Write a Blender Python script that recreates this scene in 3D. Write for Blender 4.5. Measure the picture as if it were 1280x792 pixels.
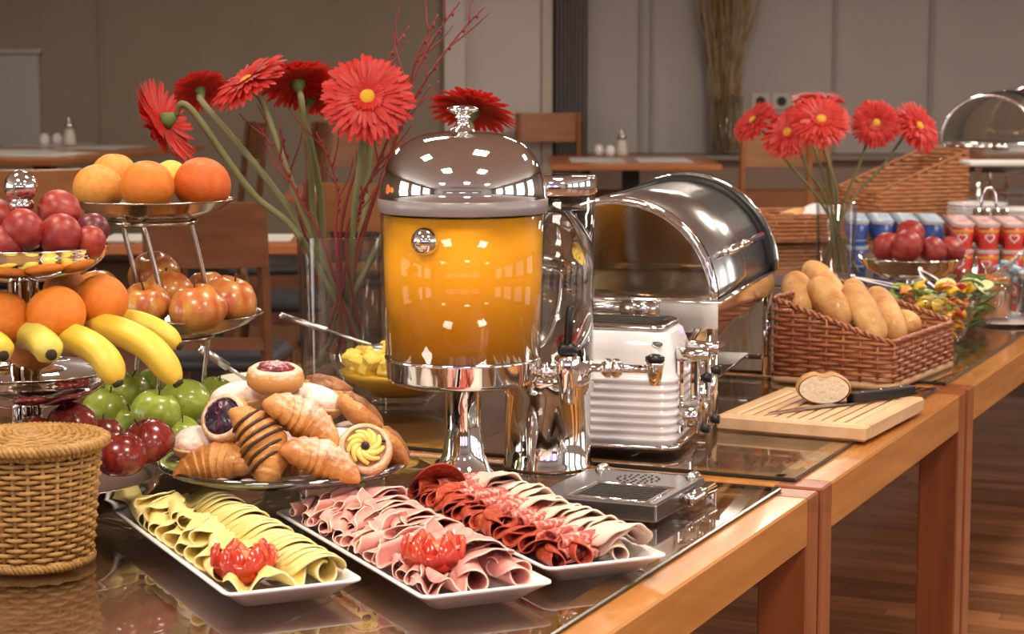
import bpy, bmesh, math, random
from mathutils import Vector, Matrix, Quaternion
R = random.Random(7)
PI = math.pi
scene = bpy.context.scene
for o in list(bpy.data.objects): bpy.data.objects.remove(o)

# ------------------------------------------------------------ camera
CAM_H, F_PX, PITCH = 1.37, 2600.0, math.atan((396 - 80) / 2600.0)
cam_d = bpy.data.cameras.new('camera'); cam = bpy.data.objects.new('camera', cam_d)
scene.collection.objects.link(cam); scene.camera = cam
cam.location = (0, 0, CAM_H); cam.rotation_euler = (PI / 2 - PITCH, 0, 0)
cam_d.sensor_width = 36; cam_d.lens = 36 * F_PX / 1280
cam_d.dof.use_dof = True; cam_d.dof.focus_distance = 2.9; cam_d.dof.aperture_fstop = 11
cam_d.clip_start = 0.05

# ------------------------------------------------------------ world, exposure
w = bpy.data.worlds.new('world'); scene.world = w; w.use_nodes = True
w.node_tree.nodes['Background'].inputs[0].default_value = (0.75, 0.82, 1.0, 1)
w.node_tree.nodes['Background'].inputs[1].default_value = 0.6
vs = scene.view_settings
vs.view_transform = 'Standard'; vs.look = 'None'; vs.gamma = 1; vs.use_curve_mapping = False
vs.exposure = -0.25
cy = scene.cycles
cy.use_denoising = True; cy.max_bounces = 8; cy.transparent_max_bounces = 24
cy.diffuse_bounces = 4; cy.glossy_bounces = 5; cy.transmission_bounces = 8
cy.caustics_reflective = False; cy.caustics_refractive = False
cy.sample_clamp_indirect = 4.0
LAMPS = [  # x, y, size x, size y, watts  (rectangular ceiling lamps)
    (1.1, 1.2, .5, .5, 54), (-.9, 1.2, .5, .5, 42), (.45, 2.9, .4, .4, 34), (-1.3, 2.9, .4, .4, 28),
    (2.2, 5.2, .5, .5, 60), (-.6, 5.0, .5, .5, 26), (.5, -1.5, .6, .6, 45), (-2.4, -1.5, .6, .6, 40),
    (3.2, -1.5, .6, .6, 45), (3.4, 7.6, .5, .5, 65), (.8, 8.0, .5, .5, 34), (-2.4, 8.0, .5, .5, 26),
    (4.4, 11.5, .5, .5, 44), (1.6, 11.8, .5, .5, 46), (-2.6, 11.5, .5, .5, 24)]
FILL_WINDOWS = [  # wall, centre along the wall, width, sill, head, watts   (unseen windows, added as soft fill light)
    ('right', -2.0, 1.7, .9, 2.5, 30), ('right', .4, 1.7, .9, 2.5, 22), ('right', 2.8, 1.7, .9, 2.5, 14), ('right', 5.4, 1.7, .9, 2.5, 22),
    ('left', -2.0, 1.7, .9, 2.5, 35), ('left', .4, 1.7, .9, 2.5, 35), ('left', 2.8, 1.7, .9, 2.5, 30)]
FILL_COL = (1.0, .95, .92)
LAMP_COL = (1.0, .85, .70)
CEIL = 2.9
VIOLET = 3.5; BARWHITE = 2.6

# ------------------------------------------------------------ pixel of the 1280x792 photo -> point in the place
def ray(x, y):
    u = (x - 640) / F_PX; v = -(y - 396) / F_PX; c, s = math.cos(PITCH), math.sin(PITCH)
    return Vector((u, c + v * s, -s + v * c))
def at(x, y, z):
    r = ray(x, y); return Vector((0, 0, CAM_H)) + r * ((z - CAM_H) / r.z)
def ad(x, y, Y):
    r = ray(x, y); return Vector((0, 0, CAM_H)) + r * (Y / r.y)
def ppm(Y): return F_PX / Y        # pixels per metre at a depth

# ------------------------------------------------------------ object helpers
col = scene.collection
def mesh(geo, mat, smooth=True, name='m'):
    v, f = geo[0], geo[1]
    me = bpy.data.meshes.new(name); me.from_pydata([tuple(p) for p in v], [], f)
    mats = mat if isinstance(mat, (list, tuple)) else [mat]
    for m in mats: me.materials.append(m)
    if len(geo) > 2 and geo[2] is not None: me.polygons.foreach_set('material_index', geo[2])
    if len(geo) > 3 and geo[3] is not None:
        a = me.attributes.new('edge', 'FLOAT', 'POINT'); a.data.foreach_set('value', geo[3])
    if smooth: me.polygons.foreach_set('use_smooth', [True] * len(me.polygons))
    me.update(); return me
def link(name, me, parent=None, loc=None, rot=None, scale=None):
    o = bpy.data.objects.new(name, me); col.objects.link(o)
    if parent is not None: o.parent = parent
    if loc is not None: o.location = loc
    if rot is not None:
        if isinstance(rot, Quaternion): o.rotation_mode = 'QUATERNION'; o.rotation_quaternion = rot
        else: o.rotation_euler = rot
    if scale is not None: o.scale = (scale,) * 3 if not hasattr(scale, '__len__') else scale
    return o
def ob(name, geo, mat, parent=None, smooth=True, **k):
    return link(name, mesh(geo, mat, smooth, name), parent, **k)
def tag(o, label, cat, group=None, kind=None):
    o['label'] = label; o['category'] = cat
    if group: o['group'] = group
    if kind: o['kind'] = kind
    return o
def thing(name, label, cat, loc=(0, 0, 0), rz=0, group=None, rot=None):
    o = bpy.data.objects.new(name, None); col.objects.link(o); o.empty_display_size = .02
    o.location = loc
    if rot is not None:
        if isinstance(rot, Quaternion): o.rotation_mode = 'QUATERNION'; o.rotation_quaternion = rot
        else: o.rotation_euler = rot
    else: o.rotation_euler = (0, 0, rz)
    return tag(o, label, cat, group)
def struct(name, geo, mat, label=None, smooth=False, **k):
    o = ob(name, geo, mat, smooth=smooth, **k); o['kind'] = 'structure'
    if label: o['label'] = label
    return o

# ------------------------------------------------------------ geometry helpers: each returns (verts, faces)
def join(*gs):
    V, F, Mi, A = [], [], [], []; hm = any(len(g) > 2 and g[2] is not None for g in gs)
    for g in gs:
        n = len(V); V += [Vector(p) for p in g[0]]; F += [tuple(i + n for i in f) for f in g[1]]
        Mi += (list(g[2]) if len(g) > 2 and g[2] is not None else [0] * len(g[1]))
    return (V, F, Mi if hm else None)
def setmat(g, i): return (g[0], g[1], [i] * len(g[1]))
def xf(g, loc=(0, 0, 0), rot=None, sc=None):
    M_ = Matrix.Translation(Vector(loc))
    if rot is not None:
        from mathutils import Euler
        M_ = M_ @ (rot.to_matrix().to_4x4() if isinstance(rot, Quaternion) else Euler(rot).to_matrix().to_4x4())
    if sc is not None:
        s = (sc,) * 3 if not hasattr(sc, '__len__') else sc
        M_ = M_ @ Matrix.Diagonal((*s, 1))
    return ([M_ @ Vector(p) for p in g[0]],) + tuple(g[1:])
def box(x0, x1, y0, y1, z0, z1, bev=0.0, seg=1):
    v = [(x, y, z) for z in (z0, z1) for y in (y0, y1) for x in (x0, x1)]
    f = [(0, 2, 3, 1), (4, 5, 7, 6), (0, 1, 5, 4), (2, 6, 7, 3), (0, 4, 6, 2), (1, 3, 7, 5)]
    if not bev: return (v, f)
    bm = bmesh.new(); vs_ = [bm.verts.new(p) for p in v]
    for q in f: bm.faces.new([vs_[i] for i in q])
    bmesh.ops.bevel(bm, geom=list(bm.edges), offset=bev, segments=seg, profile=.5, affect='EDGES')
    bm.verts.index_update()
    r = ([p.co.copy() for p in bm.verts], [tuple(p.index for p in q.verts) for q in bm.faces]); bm.free(); return r
def lathe(prof, n=32, closed=False):
    """prof: list of (r, z); a point with r == 0 closes an end."""
    V, F, rings = [], [], []
    for r, z in prof:
        if r <= 1e-7: rings.append([len(V)]); V.append((0, 0, z))
        else:
            rings.append(list(range(len(V), len(V) + n)))
            V += [(r * math.cos(2 * PI * i / n), r * math.sin(2 * PI * i / n), z) for i in range(n)]
    pairs = list(zip(rings, rings[1:]))
    if closed: pairs.append((rings[-1], rings[0]))
    for a, b in pairs:
        for i in range(n):
            j = (i + 1) % n
            if len(a) == 1 and len(b) == 1: break
            if len(a) == 1: F.append((a[0], b[j], b[i]))
            elif len(b) == 1: F.append((a[i], a[j], b[0]))
            else: F.append((a[i], a[j], b[j], b[i]))
    return (V, F)
def frames(path, closed=False):
    n = len(path); T = []
    for i in range(n):
        a = path[(i - 1) % n] if closed else path[max(i - 1, 0)]
        b = path[(i + 1) % n] if closed else path[min(i + 1, n - 1)]
        t = (b - a); T.append(t.normalized() if t.length > 1e-9 else Vector((0, 0, 1)))
    up = Vector((0, 0, 1)) if abs(T[0].z) < .9 else Vector((1, 0, 0))
    N = [(up - T[0] * up.dot(T[0])).normalized()]
    for i in range(1, n):
        v = N[-1] - T[i] * N[-1].dot(T[i]); N.append(v.normalized() if v.length > 1e-6 else N[-1])
    return T, N
def tube(path, r, n=8, closed=False, cap=True, sq=1.0):
    path = [Vector(p) for p in path]; T, N = frames(path, closed); V, F = [], []
    rr = r if hasattr(r, '__len__') else [r] * len(path)
    for p, t, nn, q in zip(path, T, N, rr):
        b = t.cross(nn)
        for k in range(n):
            a = 2 * PI * k / n; V.append(p + nn * (math.cos(a) * q * sq) + b * (math.sin(a) * q))
    m = len(path)
    for i in range(m if closed else m - 1):
        j = (i + 1) % m
        for k in range(n):
            l = (k + 1) % n; F.append((i * n + k, i * n + l, j * n + l, j * n + k))
    if cap and not closed:
        F.append(tuple(reversed(range(n)))); F.append(tuple(range((m - 1) * n, m * n)))
    return (V, F)
def smooth_path(pts, k=6):
    pts = [Vector(p) for p in pts]; out = []
    for i in range(len(pts) - 1):
        p0 = pts[max(i - 1, 0)]; p1 = pts[i]; p2 = pts[i + 1]; p3 = pts[min(i + 2, len(pts) - 1)]
        for j in range(k):
            t = j / k
            out.append(.5 * ((2 * p1) + (p2 - p0) * t + (2 * p0 - 5 * p1 + 4 * p2 - p3) * t * t + (3 * p1 - p0 - 3 * p2 + p3) * t ** 3))
    out.append(pts[-1]); return out
def arc(c, r, a0, a1, n, axis='z'):
    out = []
    for i in range(n + 1):
        a = a0 + (a1 - a0) * i / n; x, y = r * math.cos(a), r * math.sin(a)
        out.append(Vector(c) + (Vector((x, y, 0)) if axis == 'z' else Vector((x, 0, y)) if axis == 'y' else Vector((0, x, y))))
    return out
def cyl(r, z0, z1, n=24, bev=0):
    if bev: return lathe([(0, z0), (r - bev, z0), (r, z0 + bev), (r, z1 - bev), (r - bev, z1), (0, z1)], n)
    return lathe([(0, z0), (r, z0), (r, z1), (0, z1)], n)
def rod(a, b, r, n=10):
    return tube([Vector(a), Vector(b)], r, n)
def ball(r, n=20, m=12, sq=1.0):
    return lathe([(r * math.sin(PI * i / m), -r * sq * math.cos(PI * i / m)) for i in range(m + 1)], n)
def blob(rx, ry, rz, n=18, m=10, noise=0.0, seed=0, freq=3.0):
    rr = random.Random(seed); ph = [(rr.uniform(-1, 1) * freq, rr.uniform(-1, 1) * freq, rr.uniform(-1, 1) * freq, rr.uniform(0, 6.28)) for _ in range(6)]
    V, F = ball(1, n, m); out = []
    for p in V:
        x, y, z = p; k = 1 + noise * sum(math.sin(a * x + b * y + c * z + d) for a, b, c, d in ph) / 3
        out.append((x * rx * k, y * ry * k, z * rz * k))
    return (out, F)
def rounded_rect(hx, hy, rad, k=5):
    P = []
    for cx, cy_, a0 in ((hx - rad, hy - rad, 0), (-hx + rad, hy - rad, PI / 2), (-hx + rad, -hy + rad, PI), (hx - rad, -hy + rad, 1.5 * PI)):
        for i in range(k + 1):
            a = a0 + PI / 2 * i / k; P.append((cx + rad * math.cos(a), cy_ + rad * math.sin(a)))
    return P
def loft(levels, cap0=True, cap1=True):
    """levels: list of (list of (x,y), z) with equal counts."""
    n = len(levels[0][0]); V, F = [], []
    for P, z in levels: V += [(x, y, z) for x, y in P]
    for i in range(len(levels) - 1):
        for k in range(n):
            l = (k + 1) % n; F.append((i * n + k, i * n + l, (i + 1) * n + l, (i + 1) * n + k))
    if cap0: F.append(tuple(reversed(range(n))))
    if cap1: F.append(tuple(range((len(levels) - 1) * n, len(levels) * n)))
    return (V, F)
def quat(zdir, spin=0.0):
    q = Vector((0, 0, 1)).rotation_difference(Vector(zdir).normalized())
    return q @ Quaternion((0, 0, 1), spin)

# ------------------------------------------------------------ materials
MATS = {}
def M(name, c, rough=.5, metal=0.0, c2=None, ns=8.0, nd=3.0, lo=.35, hi=.65, bump=0.0, bs=40.0, trans=0.0, ior=1.45, sss=0.0, sssr=(1, .4, .2), ssc=.01,
      coat=0.0, emit=None, es=0.0, stretch=None, rnd=0.0, edge=None, top=None, spec=.5, coord='Object', sheen=0.0, thin=0.0, bd=.003):
    if name in MATS: return MATS[name]
    m = bpy.data.materials.new(name); m.use_nodes = True; nt = m.node_tree; L = nt.links
    b = nt.nodes['Principled BSDF']; I = b.inputs
    I['Base Color'].default_value = (*c, 1); I['Roughness'].default_value = rough; I['Metallic'].default_value = metal
    I['IOR'].default_value = ior; I['Specular IOR Level'].default_value = spec
    if trans: I['Transmission Weight'].default_value = trans
    if sss: I['Subsurface Weight'].default_value = sss; I['Subsurface Radius'].default_value = sssr; I['Subsurface Scale'].default_value = ssc
    if coat: I['Coat Weight'].default_value = coat; I['Coat Roughness'].default_value = .06
    if emit: I['Emission Color'].default_value = (*emit, 1); I['Emission Strength'].default_value = es
    if sheen: I['Sheen Weight'].default_value = sheen
    cur = None
    if c2 or bump:
        tc = nt.nodes.new('ShaderNodeTexCoord'); mp = nt.nodes.new('ShaderNodeMapping')
        L.new(tc.outputs[coord], mp.inputs[0])
        if stretch: mp.inputs['Scale'].default_value = stretch
        oi = nt.nodes.new('ShaderNodeObjectInfo'); ml = nt.nodes.new('ShaderNodeMath'); ml.operation = 'MULTIPLY'; ml.inputs[1].default_value = 37.0
        L.new(oi.outputs['Random'], ml.inputs[0]); L.new(ml.outputs[0], mp.inputs['Location'])
    if c2:
        n = nt.nodes.new('ShaderNodeTexNoise'); n.inputs['Scale'].default_value = ns; n.inputs['Detail'].default_value = nd
        L.new(mp.outputs[0], n.inputs['Vector'])
        r = nt.nodes.new('ShaderNodeValToRGB'); r.color_ramp.elements[0].position = lo; r.color_ramp.elements[1].position = hi
        r.color_ramp.elements[0].color = (*c, 1); r.color_ramp.elements[1].color = (*c2, 1)
        L.new(n.outputs[0], r.inputs[0]); cur = r.outputs[0]
    def mixto(fac, colr):
        nonlocal cur
        mx = nt.nodes.new('ShaderNodeMix'); mx.data_type = 'RGBA'
        if cur is not None: L.new(cur, mx.inputs['A'])
        else: mx.inputs['A'].default_value = (*c, 1)
        mx.inputs['B'].default_value = (*colr, 1); L.new(fac, mx.inputs['Factor']); cur = mx.outputs['Result']
    if edge:      # a rim of another colour, stored on the mesh as the attribute "edge"
        a = nt.nodes.new('ShaderNodeAttribute'); a.attribute_name = 'edge'; mixto(a.outputs['Fac'], edge)
    if top:       # (colour, lo, hi): dusting on the upper side of the thing's own shape
        colr, l0, h0 = top
        tg = nt.nodes.new('ShaderNodeTexCoord'); sx = nt.nodes.new('ShaderNodeSeparateXYZ'); L.new(tg.outputs['Generated'], sx.inputs[0])
        nn = nt.nodes.new('ShaderNodeTexNoise'); nn.inputs['Scale'].default_value = 9; nn.inputs['Detail'].default_value = 6
        L.new(tg.outputs['Generated'], nn.inputs['Vector'])
        ad_ = nt.nodes.new('ShaderNodeMath'); ad_.operation = 'ADD'; L.new(sx.outputs['Z'], ad_.inputs[0]); L.new(nn.outputs[0], ad_.inputs[1])
        mr = nt.nodes.new('ShaderNodeMapRange'); mr.inputs['From Min'].default_value = l0; mr.inputs['From Max'].default_value = h0
        L.new(ad_.outputs[0], mr.inputs['Value']); mixto(mr.outputs[0], colr)
    if rnd:
        oi2 = nt.nodes.new('ShaderNodeObjectInfo'); hs = nt.nodes.new('ShaderNodeHueSaturation')
        mr = nt.nodes.new('ShaderNodeMapRange'); mr.inputs['To Min'].default_value = 1 - rnd; mr.inputs['To Max'].default_value = 1 + rnd
        L.new(oi2.outputs['Random'], mr.inputs['Value']); L.new(mr.outputs[0], hs.inputs['Value'])
        if cur is not None: L.new(cur, hs.inputs['Color'])
        else: hs.inputs['Color'].default_value = (*c, 1)
        cur = hs.outputs[0]
    if cur is not None: L.new(cur, I['Base Color'])
    if bump:
        n = nt.nodes.new('ShaderNodeTexNoise'); n.inputs['Scale'].default_value = bs; n.inputs['Detail'].default_value = 2
        L.new(mp.outputs[0], n.inputs['Vector'])
        bp = nt.nodes.new('ShaderNodeBump'); bp.inputs['Strength'].default_value = bump; bp.inputs['Distance'].default_value = bd
        L.new(n.outputs[0], bp.inputs['Height']); L.new(bp.outputs[0], I['Normal'])
    if thin:      # lets some light through from the far side, like a petal
        tr = nt.nodes.new('ShaderNodeBsdfTranslucent'); mx = nt.nodes.new('ShaderNodeMixShader'); mx.inputs[0].default_value = thin
        if cur is not None: L.new(cur, tr.inputs[0])
        else: tr.inputs[0].default_value = (*c, 1)
        L.new(b.outputs[0], mx.inputs[1]); L.new(tr.outputs[0], mx.inputs[2]); L.new(mx.outputs[0], nt.nodes['Material Output'].inputs[0])
    MATS[name] = m; return m
def thin_glass(name, tint=(.97, .98, .97), ior=1.45, rough=.02, k=1.0):
    """clear pane: lets light through unbent, mirrors by Fresnel"""
    m = bpy.data.materials.new(name); m.use_nodes = True; nt = m.node_tree; L = nt.links; nt.nodes.clear()
    o = nt.nodes.new('ShaderNodeOutputMaterial'); mx = nt.nodes.new('ShaderNodeMixShader')
    t = nt.nodes.new('ShaderNodeBsdfTransparent'); g = nt.nodes.new('ShaderNodeBsdfGlossy'); f = nt.nodes.new('ShaderNodeLayerWeight')
    t.inputs[0].default_value = (*tint, 1); g.inputs['Roughness'].default_value = rough; f0 = ((ior - 1) / (ior + 1)) ** 2
    p5 = nt.nodes.new('ShaderNodeMath'); p5.operation = 'POWER'; p5.inputs[1].default_value = 5; L.new(f.outputs['Facing'], p5.inputs[0])
    ma = nt.nodes.new('ShaderNodeMath'); ma.operation = 'MULTIPLY_ADD'; ma.use_clamp = True; ma.inputs[1].default_value = (1 - f0) * k; ma.inputs[2].default_value = f0 * k
    L.new(p5.outputs[0], ma.inputs[0]); L.new(ma.outputs[0], mx.inputs[0])
    L.new(t.outputs[0], mx.inputs[1]); L.new(g.outputs[0], mx.inputs[2]); L.new(mx.outputs[0], o.inputs[0])
    MATS[name] = m; return m

wood = M('honey wood', (.40, .155, .028), .26, c2=(.50, .21, .045), ns=5, nd=6, stretch=(.6, 8, 8), coat=.4, rnd=.04)
wood_red = M('reddish wood', (.20, .050, .014), .32, c2=(.28, .080, .022), ns=5, nd=6, stretch=(8, 8, .6), coat=.3, rnd=.05)
wood_brown = M('brown panel', (.24, .105, .060), .4, c2=(.34, .16, .095), ns=4, nd=6, stretch=(.5, 7, 7), rnd=.1)
chair_wood = M('chair wood', (.30, .125, .045), .38, c2=(.38, .17, .065), ns=4, nd=5, stretch=(1, 6, 6), rnd=.08)
chair_dark = M('dark chair wood', (.13, .05, .022), .4, c2=(.18, .075, .035), ns=4, nd=5, stretch=(1, 6, 6), rnd=.08)
table_wood = M('tabletop wood', (.42, .14, .05), .3, c2=(.5, .19, .07), ns=4, nd=5, stretch=(1, 6, 6), coat=.3)
chrome = M('chrome', (.86, .85, .83), .045, 1.0)
chrome2 = M('polished steel', (.74, .72, .69), .10, 1.0)
steel = M('brushed steel', (.62, .62, .62), .28, 1.0, bump=.05, bs=60, stretch=(1, 30, 30))
glass = thin_glass('clear glass')
glass_top_m = thin_glass('table glass', (.90, .92, .90), 1.5, .008, 1.1)
acrylic = thin_glass('clear acrylic', (.96, .96, .96), 1.35)
white_ceramic = M('white ceramic', (.82, .81, .82), .12, coat=.3)
black_plastic = M('black plastic', (.012, .012, .013), .3)
black_metal = M('black metal', (.015, .014, .013), .45)
# ============================================================ THE ROOM
wall_beige = M('beige wall', (.31, .265, .20), .9, c2=(.33, .285, .215), ns=2, bump=.05, bs=90)
wall_grey = M('grey wall', (.42, .395, .38), .9, c2=(.45, .42, .405), ns=2, bump=.05, bs=90)
wall_light = M('pale wall', (.60, .56, .54), .9, c2=(.63, .59, .57), ns=2)
curtain_m = M('mauve curtain', (.29, .26, .27), .95, c2=(.33, .30, .31), ns=3, stretch=(20, 1, .2))
ceil_m = M('white ceiling', (.72, .70, .66), .9)
plank_m = M('floor board', (.30, .12, .05), .34, c2=(.44, .20, .085), ns=3, nd=5, stretch=(1.2, 12, 1), rnd=.42, coat=.2)
floor_m = M('floor strips', (.13, .052, .022), .4, c2=(.22, .09, .036), ns=4, nd=6, stretch=(4, 16, 1))
X0, X1, Y0, Y1 = -6.0, 6.5, -4.2, 15.0
floor = struct('floor', box(X0, X1, Y0, Y1, -.1, -.012), floor_m, 'wooden strip floor of brown and honey boards')
# boards that can be told apart at the right of the buffet: each a piece of its own
bw = .068; k = 0
pl_meshes = [mesh(box(0, l, 0, bw - .002, -.012, 0, .0012), plank_m, False, 'plank') for l in (.9, 1.15, 1.4)]
FA = math.radians(-24.0)          # the boards run square to the buffet
fd, fn = Vector((.407, .914, 0)).normalized(), Vector((.914, -.407, 0)).normalized()
y = 4.55
while y < 8.6:
    x = -2.5 - R.random() * .9
    while x < -.35:
        i = R.randrange(3); l = (.9, 1.15, 1.4)[i]
        link('plank', pl_meshes[i], floor, loc=fd * y + fn * x, rot=(0, 0, FA))
        x += l + .002
    y += bw
struct('ceiling', box(X0, X1, Y0, Y1, CEIL, CEIL + .1), ceil_m)
struct('wall_left', box(X0 - .1, X0, Y0, Y1, 0, CEIL), wall_beige)
struct('wall_right', box(X1, X1 + .1, Y0, Y1, 0, CEIL), wall_grey)
struct('wall_front', box(X0, X1, Y0 - .1, Y0, 0, CEIL), wall_light)
struct('wall_back', box(X0, X1, Y1, Y1 + .1, 0, CEIL), wall_grey)
def wx(px, Y=Y1): return (px - 640) / F_PX * Y * 1.0
# the beige stretch of wall on the left stands proud of the grey one
struct('wall_back_left', box(X0, wx(556, 14.6), 14.6, Y1, 0, CEIL), wall_beige)
struct('trim_1', box(wx(556, 14.55), wx(582, 14.55), 14.55, Y1 - .001, 0, CEIL), M('white trim', (.66, .63, .62), .7))
struct('trim_2', box(wx(128, 14.58), wx(133, 14.58), 14.585, 14.6, 0, CEIL), wall_beige)
struct('wall_pier', box(wx(583, 14.7), wx(676, 14.7), 14.7, Y1, 0, CEIL), wall_light)
struct('trim_3', box(wx(677, 14.68), wx(690, 14.68), 14.68, Y1, 0, CEIL), M('cream trim', (.55, .49, .42), .8))
# curtain beside the pier: a folded sheet
cv, cf = [], []
for i in range(61):
    x = wx(692) + (wx(733) - wx(692)) * i / 60
    for z in (0.0, CEIL): cv.append((x, 14.9 + .035 * math.sin(i * .9), z))
for i in range(60): cf.append((2 * i, 2 * i + 2, 2 * i + 3, 2 * i + 1))
tag(ob('curtain', (cv, cf), curtain_m), 'mauve grey curtain hanging beside the pale wall pier', 'curtain')
for n_, (a, b) in enumerate(((798, 803), (812, 816), (1038, 1043), (1157, 1162))):
    struct('trim_%d' % (n_ + 4), box(wx(a), wx(b), 14.975, Y1, .74, CEIL), M('grey trim', (.34, .31, .295), .9))
# wide sill with a wooden bench front under it
struct('sill', box(wx(735), X1, 14.55, Y1, .70, .735, .004), M('sill paint', (.23, .19, .16), .6))
struct('wall_dado', box(wx(735), X1, 14.62, Y1, .50, .70), M('brown dado', (.26, .19, .15), .8))
struct('bench_front', box(wx(735), X1, 14.3, Y1, 0, .50, .004), M('bench wood', (.30, .11, .045), .5, c2=(.36, .15, .06), ns=3, stretch=(1, 1, 8)))
struct('baseboard_left', box(X0, wx(556, 14.6), 14.57, 14.6, 0, .12), M('dark base', (.12, .07, .045), .6))
o = ob('wall_board', join(box(wx(-40, 14.55), wx(53, 14.55), 14.52, 14.6, .80, 1.44, .01), box(wx(-40, 14.5), wx(55, 14.5), 14.50, 14.6, 1.44, 1.475, .005)), M('white board', (.46, .46, .44), .6), smooth=False)
tag(o, 'pale board panel mounted on the beige wall at far left', 'panel')

# bar front behind the photographer: white lit panels between violet light strips (seen mirrored in the chrome)
bar = thing('bar_counter', 'dark bar counter with backlit white panels and violet light strips', 'bar', (0, -3.0, 0))
ob('body', box(-3.4, 3.4, -.7, 0, 0, .95, .01), M('bar body', (.10, .06, .045), .4), bar, False)
ob('counter_top', box(-3.5, 3.5, -.8, .03, .95, 1.0, .01), wood_red, bar, False)
ob('back_wall', box(-3.4, 3.4, -.8, -.72, .95, 2.2, .01), M('bar back', (.22, .19, .18), .6), bar, False)
for x in (-2.1, 0, 2.1):
    ob('lit_panel', box(x - .5, x + .5, -.72, -.69, 1.05, 1.9, .005), M('backlit panel', (.8, .8, .8), .5, emit=(1, .97, .93), es=BARWHITE), bar, False)
for x in (-2.95, -1.25, -.80, .80, 1.25, 2.95):
    ob('violet_strip', box(x - .17, x + .17, -.72, -.69, 1.1, 1.85, .005), M('violet light', (.3, .2, .9), .5, emit=(.30, .20, 1.0), es=VIOLET), bar, False)

# windows added beside and behind the photographer to brighten the room
for i, (wl, c_, w_, z0, z1, wt) in enumerate(FILL_WINDOWS):
    xw, sg = (X1, -1) if wl == 'right' else (X0, 1)
    wo = struct('fill_window_%d' % (i + 1), join(box(-.06, 0, -w_ / 2 - .06, -w_ / 2, z0 - .06, z1 + .06), box(-.06, 0, w_ / 2, w_ / 2 + .06, z0 - .06, z1 + .06), box(-.06, 0, -w_ / 2, w_ / 2, z1, z1 + .06), box(-.09, 0, -w_ / 2, w_ / 2, z0 - .06, z0)), M('window frame', (.7, .7, .68), .5), loc=(xw, c_, 0), rot=(0, 0, 0 if wl == 'right' else PI))
    ob('mullion', box(-.05, -.01, -.025, .025, z0, z1), M('window frame', (.7, .7, .68), .5), wo, False)
    for s_ in (-1, 1): ob('pane', box(-.02, -.012, s_ * w_ / 4 - w_ / 4 + .012, s_ * w_ / 4 + w_ / 4 - .012, z0, z1), M('daylight pane', (.8, .8, .8), .5, emit=(1, .95, .88), es=2.2), wo, False)
    ld = bpy.data.lights.new('fill_daylight', 'AREA'); ld.shape = 'RECTANGLE'; ld.size = w_; ld.size_y = z1 - z0; ld.energy = wt; ld.color = FILL_COL  # fill lamp set before the added glowing panes
    lo_ = bpy.data.objects.new('fill_daylight', ld); col.objects.link(lo_); lo_.location = (xw + sg * .12, c_, (z0 + z1) / 2); lo_.rotation_euler = (0, sg * -PI / 2, 0)

# ceiling lamps
for i, (x, y, a, b, wt) in enumerate(LAMPS):
    t = thing('ceiling_lamp', 'square white ceiling lamp above the room', 'lamp', (x, y, CEIL), 0, 'ceiling lamps')
    fr = join(box(-a / 2 - .03, a / 2 + .03, -b / 2 - .03, -b / 2, -.03, 0), box(-a / 2 - .03, a / 2 + .03, b / 2, b / 2 + .03, -.03, 0),
              box(-a / 2 - .03, -a / 2, -b / 2, b / 2, -.03, 0), box(a / 2, a / 2 + .03, -b / 2, b / 2, -.03, 0))
    ob('frame', fr, white_ceramic, t, False)
    ob('diffuser', box(-a / 2, a / 2, -b / 2, b / 2, -.012, -.008), M('lamp glow', (.9, .9, .9), .5, emit=(1, .86, .68), es=9), t, False)
    ld = bpy.data.lights.new('lamp_light', 'AREA'); ld.shape = 'RECTANGLE'; ld.size = a; ld.size_y = b; ld.energy = wt; ld.color = LAMP_COL
    lo_ = bpy.data.objects.new('lamp_light', ld); col.objects.link(lo_); lo_.parent = t; lo_.location = (0, 0, -.035)

# ============================================================ BUFFET TABLES
TA = math.atan2(.914, .407); TD = Vector((.407, .914, 0)).normalized(); TN = Vector((-.914, .407, 0)).normalized()
TZ = .75
def tp(s, v, z=TZ):                     # a point on the row of tables: s along it, v in from its front edge
    return Vector((-.744, .331, 0)) + TD * s + TN * v + Vector((0, 0, z))
def buffet_table(s0, s1, label, wd=1.36):
    Lg = s1 - s0; t = thing('buffet_table', label, 'table', tp(s0, 0, 0), TA, 'buffet tables in a row')
    zt = TZ - .006; za = zt - .072; q = .058; d = .075
    for x in (0, Lg - q):
        for y in (0, wd - d):
            ob('leg', box(x, x + q, y, y + d, 0, zt, .003), wood_red, t, False)
    ob('front_rail', box(q, Lg - q, 0, .095, za, zt, .003), wood, t, False)
    ob('back_rail', box(q, Lg - q, wd - .095, wd, za, zt, .003), wood, t, False)
    ob('end_rail', box(0, q + .03, d, wd - d, za, zt, .003), wood, t, False)
    ob('end_rail', box(Lg - q - .03, Lg, d, wd - d, za, zt, .003), wood, t, False)
    n_ = 4
    for i in range(n_):
        y0 = .095 + (wd - .19) * i / n_; y1 = .095 + (wd - .19) * (i + 1) / n_
        ob('panel_board', box(q + .03, Lg - q - .03, y0 + .001, y1 - .001, zt - .035, zt - .02, .002), wood_brown, t, False)
    ob('glass_top', box(.03, Lg - .03, .052, wd - .052, zt, TZ, .0015), glass_top_m, t, False)
    ob('glass_edge', tube([(.03, .0515, zt + .003), (Lg - .03, .0515, zt + .003), (Lg - .03, wd - .052, zt + .003), (.03, wd - .052, zt + .003)], .0032, 6, closed=True),
       M('dark glass edge', (.02, .024, .022), .2), t, False)
    return t
buffet_table(1.30, 2.945, 'nearest honey wood buffet table with glass top under the cold cut plates')
buffet_table(2.962, 3.985, 'middle honey wood buffet table with glass top under the toaster and bread board')
buffet_table(4.005, 5.60, 'third honey wood buffet table with glass top under the salad bowls')
buffet_table(5.62, 7.6, 'farthest honey wood buffet table under the plate stacks and far chafing dish')

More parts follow.
